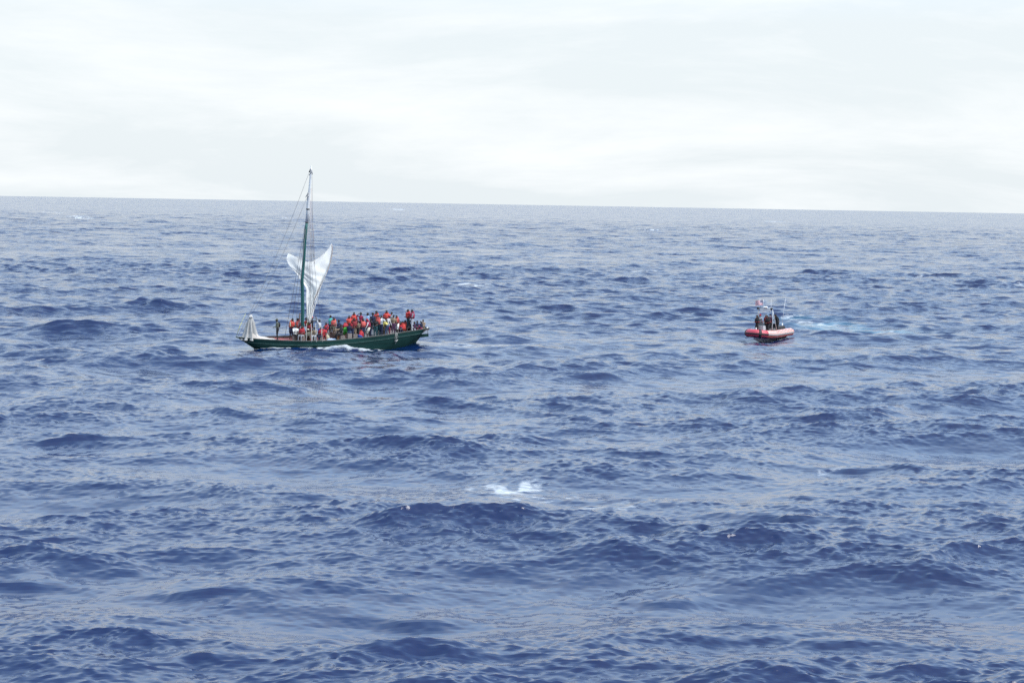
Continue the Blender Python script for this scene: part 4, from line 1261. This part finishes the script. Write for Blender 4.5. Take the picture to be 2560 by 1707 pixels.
def tube_path():
    pts = []
    for x in np.linspace(-3.0, 1.1, 13):
        pts.append(Vector((x, .98, .33)))
    for a in np.linspace(0, math.pi / 2, 11)[1:]:
        pts.append(Vector((1.1 + 1.7 * math.sin(a), .98 * math.cos(a) ** .85 if a < math.pi / 2 - .01 else 0, .33)))
    return pts
half = tube_path()
def lift(p):
    t_ = max(0, (p.x - .2) / 3.0)
    return Vector((p.x, p.y, p.z + .36 * t_ ** 1.5))
half = [lift(p) for p in half]
path = half + [Vector((p.x, -p.y, p.z)) for p in half[-2::-1]]
n_ = len(path)
def frames(path):
    out_ = []
    for i, p in enumerate(path):
        d = (path[min(i + 1, n_ - 1)] - path[max(i - 1, 0)]).normalized()
        side_ = d.cross(Vector((0, 0, 1))).normalized()       # outboard for a path that starts at the port quarter
        up = side_.cross(d).normalized()
        out_.append((p, -side_ if (-side_).dot(Vector((p.x - .5, p.y * 3, 0))) > 0 else side_, up))
    return out_
FR = frames(path)
def sweep(i0, i1, a0, a1, rr_, na=20, cap_ends=False):
    """surface of the collar between two stations and two angles (0 = outboard, 90 = up)"""
    P = []
    for i in range(i0, i1 + 1):
        p, sd, up = FR[i]
        s_ = 1.0
        P.append([p + (sd * math.cos(R(a)) + up * math.sin(R(a))) * rr_ * s_ for a in np.linspace(a0, a1, na)])
    return P
tb = MB(); tb.grid(sweep(0, n_ - 1, 0, 360, TR, 25), 0)
for i in (0, n_ - 1):                         # rounded stern cones
    p, sd, up = FR[i]
    rows = []
    for k in range(5):
        f_ = k / 4
        rows.append([p + Vector((-.34 * f_, 0, 0)) + (sd * math.cos(R(a)) + up * math.sin(R(a))) * TR * math.sqrt(max(0, 1 - (f_ * .97) ** 2)) for a in np.linspace(0, 360, 25)])
    tb.grid(rows, 0)
collar = tb.build('collar_tube', M_tube, rib)
mid_ = n_ // 2
MB().grid(sweep(0, n_ - 1, -14, 8, TR + .018, 4), 0).build('rub_strake', M_strake, collar, solid=.02)
M_pale = mat('pale_pink_fabric', (.74, .40, .35), .35, .1, 2.0)  # collar is paler pink above the strake, aft of the bow patch
MB().grid(sweep(0, mid_ - 7, 9, 128, TR + .008, 14), 0).build('pale_top', M_pale, collar, solid=.006)
MB().grid(sweep(mid_ + 7, n_ - 1, 9, 128, TR + .008, 14), 0).build('pale_top', M_pale, collar, solid=.006)
MB().grid(sweep(mid_ - 7, mid_ + 7, -75, 75, TR + .012, 14), 0).build('bow_patch', M_patch, collar, solid=.012)
MB().grid(sweep(mid_ - 7, mid_ + 7, -11, 9, TR + .040, 4), 0).build('bow_strap', M_blk, collar, solid=.02)
MB().grid(sweep(mid_ - 4, mid_ - 3, -80, 110, TR + .034, 14), 0).build('bow_strap', M_blk, collar, solid=.02)
MB().grid(sweep(mid_ + 3, mid_ + 4, -80, 110, TR + .034, 14), 0).build('bow_strap', M_blk, collar, solid=.02)
for i in (3, 8, 12, n_ - 4, n_ - 9, n_ - 13):
    p0, sd0, up0 = FR[i]
    pts = [p0 + (sd0 * math.cos(R(a)) + up0 * math.sin(R(a))) * (TR + .006) for a in np.linspace(-80, 150, 14)]
    MB().tube(pts, .012, 4).build('seam', mat('seam_tape', (.50, .09, .06), .5), collar)
# grab line in scallops along each side
for lo_, hi_ in ((0, 10), (n_ - 11, n_ - 1)):
    pts = []
    for i in range(lo_, hi_):
        for k in range(4):
            f_ = k / 4
            a, b = FR[i], FR[i + 1]
            p = a[0].lerp(b[0], f_)
            an = 62 - 26 * math.sin(math.pi * ((i % 2) + f_) / 2)
            pts.append(p + (a[1] * math.cos(R(an)) + a[2] * math.sin(R(an))) * (TR + .02))
    MB().tube(pts, .016, 4).build('grab_line', M_blk, collar)
# white V hull
P = []
for x in np.linspace(-2.95, 2.65, 22):
    t_ = max(0, (x - .0) / 3.0)
    w_ = .95 * max(.02, 1 - max(0, (x - .6) / 2.05) ** 1.9) if x > .6 else .95
    zc_ = .02 + .38 * t_ ** 1.5
    kz = -.55 + .75 * t_ ** 2.0
    P.append([Vector((x, w_ * y_, zc_ + (kz - zc_) * (1 - abs(y_)) ** 1.25)) for y_ in np.linspace(-1, 1, 13)])
MB().grid(P).build('hull', M_rw, rib)
P = [[Vector((x, y_ * (.9 if x < 1.2 else .9 * max(.1, 1 - ((x - 1.2) / 1.9) ** 2)), .40 + (.06 * max(0, x - 1) if x > 1 else 0))) for y_ in np.linspace(-1, 1, 5)] for x in np.linspace(-2.95, 2.35, 14)]
MB().grid(P).build('deck', M_gdk, rib)
MB().box((-2.95, 0, .36), (.08, 1.7, .62)).build('transom', M_rw, rib, smooth=False)
eng = MB().box((-1.95, 0, .62), (1.75, 1.15, .62), taper=.88).build('engine_box', M_blk, rib, smooth=False)
MB().box((-1.95, 0, .945), (1.5, .9, .05), taper=.95).build('engine_lid', mat('charcoal_lid', (.03, .03, .035), .5), eng, smooth=False)
# console with screen
con = MB().box((1.3, .1, .80), (.62, .82, .86), taper=.86).build('console', M_cons, rib, smooth=False)
glass = bpy.data.materials.new('smoked_screen'); glass.use_nodes = True
gp = glass.node_tree.nodes['Principled BSDF']; gp.inputs['Base Color'].default_value = (.55, .62, .66, 1); gp.inputs['Transmission Weight'].default_value = .8; gp.inputs['Roughness'].default_value = .08
MB().box((1.37, .1, 1.37), (.03, .68, .34), Matrix.Rotation(R(-22), 3, 'Y')).build('windscreen', glass, con, smooth=False)
MB().tube([(.95, .1 + .16 * math.cos(a), 1.23 + .16 * math.sin(a)) for a in np.linspace(0, 2 * math.pi, 13)], .015, 5).build('steering_wheel', M_blk, con)
for (x, y) in ((.55, .42), (.55, -.42), (-.45, .42), (-.45, -.42)):
    st = MB().box((x, y, .62), (.55, .36, .50)).build('seat_pod', M_gdk, rib, smooth=False)
    MB().box((x, y, .91), (.60, .40, .08), taper=.9).build('cushion', M_blk, st, smooth=False)
    MB().box((x - .27, y, 1.12), (.08, .38, .36), Matrix.Rotation(R(-8), 3, 'Y')).build('backrest', M_blk, st, smooth=False)
MB().tube([(2.15, 0, .5), (2.15, 0, 1.1)], .05, 7).build('tow_post', M_rw, rib)
# tow arch with its panel, lamps, aerials
ARX = .35
arch = MB()
for sg in (1, -1):
    arch.tube([(ARX + .25, .88 * sg, .5), (ARX + .05, .85 * sg, 1.83), (ARX - .05, .78 * sg, 2.68), (ARX - .05, .62 * sg, 2.85)], .048, 8)
    arch.tube([(ARX - .95, .80 * sg, .5), (ARX - .35, .82 * sg, 1.88), (ARX - .05, .80 * sg, 2.58)], .034, 7)
arch.tube([(ARX - .05, .64 * sg_, 2.85) for sg_ in (-1, 1)], .05, 8)
arch.tube([(ARX + .03, .82 * sg_, 2.08) for sg_ in (-1, 1)], .03, 7)
ar = arch.build('arch', M_alu, rib)
MB().box((ARX - .05, 0, 2.69), (.10, 1.15, .26)).build('arch_panel', M_rw, ar, smooth=False)
MB().ellipsoid((ARX, 0, 2.95), (.26, .26, .09), None, 14, 6).build('radar_dome', M_rw, ar)
for sg in (1, -1):
    c = Vector((ARX + .05, .74 * sg, 2.83))
    MB().tube([c + Vector((-.10, 0, 0)), c + Vector((.06, 0, 0)), c + Vector((.12, 0, 0))], [.08, .11, .11], 9).build('searchlight', M_blk, ar)
def aerial(base, top, r0=.022):
    a, b = Vector(base), Vector(top)
    ae = MB().tube([a, a.lerp(b, .3), b], [r0, r0 * .8, r0 * .5], 6).build('aerial', M_rw, ar)
    MB().tube([a - Vector((0, 0, .08)), a + Vector((0, 0, .06))], r0 * 1.8, 7).build('aerial_mount', M_blk, ae)
aerial((ARX - .05, -.62, 2.88), (ARX - .12, -.66, 3.75))
aerial((ARX - .05, .60, 2.80), (ARX - .22, .52, 3.75))
sp = Vector((-2.75, .2, .85))
post = MB().tube([(-2.78, .2, .55), (-2.78, .2, 1.15)], .07, 7).build('stern_post', M_rw, rib)
MB().tube([sp + Vector((0, 0, .2)), sp + Vector((-.22, .05, 1.6)), sp + Vector((-.45, .10, 2.75))], [.020, .016, .010], 6).build('whip_aerial', M_rw, rib)
# flag on a short staff, stripes and canton
fl = MB()
staff0 = Vector((ARX - .1, -.30, 2.85)); staff1 = staff0 + Vector((-.05, 0, .78))
FW, FH = .78, .48
Rflag = Matrix.Rotation(R(180 - 180 - RIB_YAW), 3, 'Z')
back = (RIB_I.to_3x3() @ Vector((-1, -.12, 0))).normalized()          # the flag streams to the left of the picture
nfl = back.cross(Vector((0, 0, 1)))
NS, NR = 18, 13
for j in range(NR):
    for i in range(NS):
        q4 = []
        for (ii_, jj_) in ((i, j), (i + 1, j), (i + 1, j + 1), (i, j + 1)):
            u_, v_ = ii_ / NS, jj_ / NR
            q4.append(staff1 + back * (FW * u_) + Vector((0, 0, -FH * v_ - .10 * u_ * u_)) + nfl * (.06 * math.sin(7 * u_ + 1.2 * v_) * (0.3 + u_)))
        m_i = 2 if (i < NS * .4 and j < 7) else (0 if j % 2 == 0 else 1)
        fl.add(q4, [(0, 1, 2, 3)], m_i)
fo_ = fl.build('flag', [mat('flag_red', (.52, .12, .16), .8, .1, 8), mat('flag_white', (.66, .62, .64), .8, .1, 8), mat('flag_blue', (.16, .17, .27), .8, .1, 8)], rib)
MB().tube([staff0, staff1 + Vector((0, 0, .05))], .018, 6).build('flag_staff', M_rw, fo_)
for r_ in range(5):
    for c_ in range(6):
        u_, v_ = (c_ + .5) / 6 * .38, (r_ + .5) / 5 * .5
        p = staff1 + back * (FW * u_) + Vector((0, 0, -FH * v_ - .10 * u_ * u_)) + nfl * (.06 * math.sin(7 * u_ + 1.2 * v_) * (0.3 + u_))
        stars = MB()
        ring_ = [p + back * .016 * (1 if k % 2 == 0 else .45) * math.sin(math.pi * k / 5) + Vector((0, 0, .016 * (1 if k % 2 == 0 else .45) * math.cos(math.pi * k / 5))) for k in range(10)]
        stars.add([w_ + nfl * .008 for w_ in ring_] + [w_ - nfl * .008 for w_ in ring_], [tuple(range(10)), tuple(range(19, 9, -1))] + [(k, (k + 1) % 10, 10 + (k + 1) % 10, 10 + k) for k in range(10)])
        stars.build('star', mat('flag_white', (.66, .62, .64), .8), fo_, smooth=False)

G2 = 'crew of the orange inflatable boat'
R_ = []
def Q_(x, y, z, label, **kw):
    kw.update(rib=(x, y, z), label=label, group=G2, px=0, py=0)
    R_.append(kw)
Q_(1.8, -.1, .46, 'crew member in black with a red belt, foremost in the inflatable', top='black', sleeve='long', leg='black', vest='black', belt='red', face=200, arms=('front', 'front'), skin=SKIN3, hair='cap', hairmat=M_of('black'), fat=1.15)
Q_(.85, .62, .46, 'crew member in a black dry suit with a red belt leaning over the tube', top='black', sleeve='long', leg='black', vest='black', belt='red', face=215, arms=('front', 'knee'), skin=SKIN3, hair='cap', hairmat=M_of('black'), lean=14, pose='wide', fat=1.2)
Q_(.75, -.35, .46, 'crew member in a grey shirt and red helmet at the helm', top='grey', sleeve='long', leg='black', face=225, arms=('forward', 'forward'), hair='helmet', hairmat=M_of('red'), skin=SKIN3, fat=1.1)
Q_(-.05, .35, .46, 'crew member in dark clothes with red straps standing under the arch', top='black', sleeve='long', leg='black', vest='purple', belt='red', face=210, arms=('hip', 'front'), skin=SKIN3, hair='cap', hairmat=M_of('navy'), fat=1.15)
Q_(-.80, .72, .46, 'crew member in a black coat and backpack bending near the engine box', top='black', sleeve='long', leg='black', face=200, lean=24, arms=('front', 'back'), hair='hood', hairmat=M_of('black'), pack='black', skin=SKIN3, fat=1.25)
Q_(.25, -.6, .46, 'seated crew member half hidden behind the standing helm', top='navy', sleeve='long', leg='black', vest='darkred', face=200, arms=('front', 'front'), hair='cap', hairmat=M_of('black'), skin=SKIN3, pose='sit', seat=.1)
Q_(.45, .15, .46, 'crew member in a dark red vest and grey cap amid the others', top='black', sleeve='long', leg='black', vest='darkred', belt='black', face=215, arms=('front', 'front'), hair='cap', hairmat=M_of('grey'), skin=SKIN3, fat=1.15)
for k in R_:
    person(k)

# fuse, dress and place everybody
bpy.context.view_layer.update()
dgraph = bpy.context.evaluated_depsgraph_get()
for d in PEOPLE:
    d['dg'] = dgraph
    dress(d)
    o = d['obj']
    tag(o, d['label'], 'person', d['group'])
    if 'rib' in d:
        x, y, z = d['rib']
        o.location = RIB_M @ Vector((x, y, z + d['seat']))
        o.rotation_euler = (0, 0, R(d['face']))
    else:
        place_on_boat(d)
for o in TMP:
    m_ = o.data
    bpy.data.objects.remove(o)
    bpy.data.meshes.remove(m_)
# ------------------------------------------------------------------ things lying and held on the sailing boat
def on_boat(px, py, b, lift_=0.0):
    p = boat_ray(px, py, b)
    return BOAT_M @ Vector((p.x, b, deck_z(-p.x) + .03 + lift_))
def held(name, a, b, r_, m, label, cat):
    a, b = Vector(a), Vector(b)
    o = MB().tube([Vector((0, 0, 0)), (b - a) * .5, b - a], [r_, r_ * .95, r_ * .8], 7).build(name, m)
    o.location = a
    return tag(o, label, cat)
W = lambda px, py, b: BOAT_M @ boat_ray(px, py, b)
held('boat_pole', W(1028.5, 831, .5), W(1014, 776, .5), .032, mat('pale_wood_pole', (.42, .36, .29), .7, .2, 8), 'long pale wooden pole held upright at the stern', 'pole')
held('oar_shaft', W(1044, 824, .5), W(1033, 806, .4), .04, M_white, 'short white oar propped beside the stern figures', 'oar')
held('spar', W(778, 826, 1.0), W(801, 797, .9), .035, mat('grey_spar', (.33, .33, .34), .6, .2, 8), 'grey spar slanting across the shrouds beside the mast', 'spar')
def jug(px, py, b, col, label, cat='jug', s=1.0):
    t_ = on_boat(px, py, b)
    root = empty('water_jug', Matrix.Translation(t_))
    tag(root, label, cat)
    mm = mat('plastic_%d_%d' % (px, py), col, .45, .1, 6)
    rows = []
    for z, r_ in ((0, .02), (0, .13), (.02, .15), (.26, .15), (.34, .11), (.38, .05), (.42, .045), (.42, .01)):
        rows.append([Vector((r_ * s * 1.15 * math.copysign(abs(math.cos(a)) ** .6, math.cos(a)), r_ * s * .8 * math.copysign(abs(math.sin(a)) ** .6, math.sin(a)), z * s)) for a in np.linspace(0, 2 * math.pi, 17)])
    MB().grid(rows).build('body', mm, root)
    MB().tube([(.10 * s, 0, .28 * s), (.12 * s, 0, .38 * s), (.03 * s, 0, .41 * s)], .018 * s, 6).build('handle', mm, root)
    MB().tube([(0, 0, .41 * s), (0, 0, .46 * s)], .05 * s, 8).build('cap', M_white, root)
    return root
jug(818, 842, 1.2, (.42, .38, .26), 'beige plastic jug on deck below the teal shirt', s=1.25)
jug(846, 846, 1.3, (.50, .22, .08), 'orange plastic jug on deck left of the green shorts', s=.9)
jug(890, 846, 1.55, (.05, .08, .075), 'dark green bucket shaped jug under the printed black shirt', s=1.1)
def bundle(px, py, b, size, col, label, seed, cat='bundle'):
    rnd = random.Random(seed)
    t_ = on_boat(px, py, b)
    mb = MB()
    nr_, na_ = 8, 14
    rows = []
    for j in range(nr_ + 1):
        th_ = math.pi * .5 * j / nr_
        row = []
        for i in range(na_ + 1):
            a = 2 * math.pi * (i % na_) / na_
            k_ = 1 + .14 * math.sin(3 * a + seed) + .10 * math.sin(5 * a + 2 * seed + j)
            row.append(Vector((size[0] / 2 * math.cos(th_) * math.cos(a) * k_, size[1] / 2 * math.cos(th_) * math.sin(a) * k_, size[2] * math.sin(th_) * (1 + .08 * math.sin(4 * a + seed)))))
        rows.append(row)
    mb.grid(rows)
    o = mb.build('bundle', cloth('bundle%d' % seed, col))
    o.location = t_
    o.rotation_euler = (0, 0, R(180 + BOAT_YAW))
    return tag(o, label, cat)
bundle(827, 848, 1.45, (.8, .4, .24), (.34, .42, .55), 'pale blue cloth bundle lying along the gunwale amidships', 1)
bundle(836, 849, 1.5, (.5, .35, .20), (.25, .38, .55), 'small blue bag beside the orange jug', 2, 'bag')
bundle(808, 850, 1.5, (.5, .35, .18), (.55, .50, .50), 'grey white bag by the shroud lanyards', 3, 'bag')
g_ = bundle(842, 832, .2, (1.3, .8, .34), (.36, .37, .40), 'grey tarpaulin bundle on the brown hatch box', 4)
pz = boat_ray(842, 826, -.3)
g_.location = BOAT_M @ Vector((-9.0, -.3, hz + .50))
b_ = bundle(1069, 812, .35, (.24, .2, .26), (.70, .70, .68), 'white bag held by the person at the very stern', 5, 'bag')
b_.location = BOAT_M @ Vector((boat_ray(1068.5, 812, .5).x, .5, deck_z(16.4) + .02))
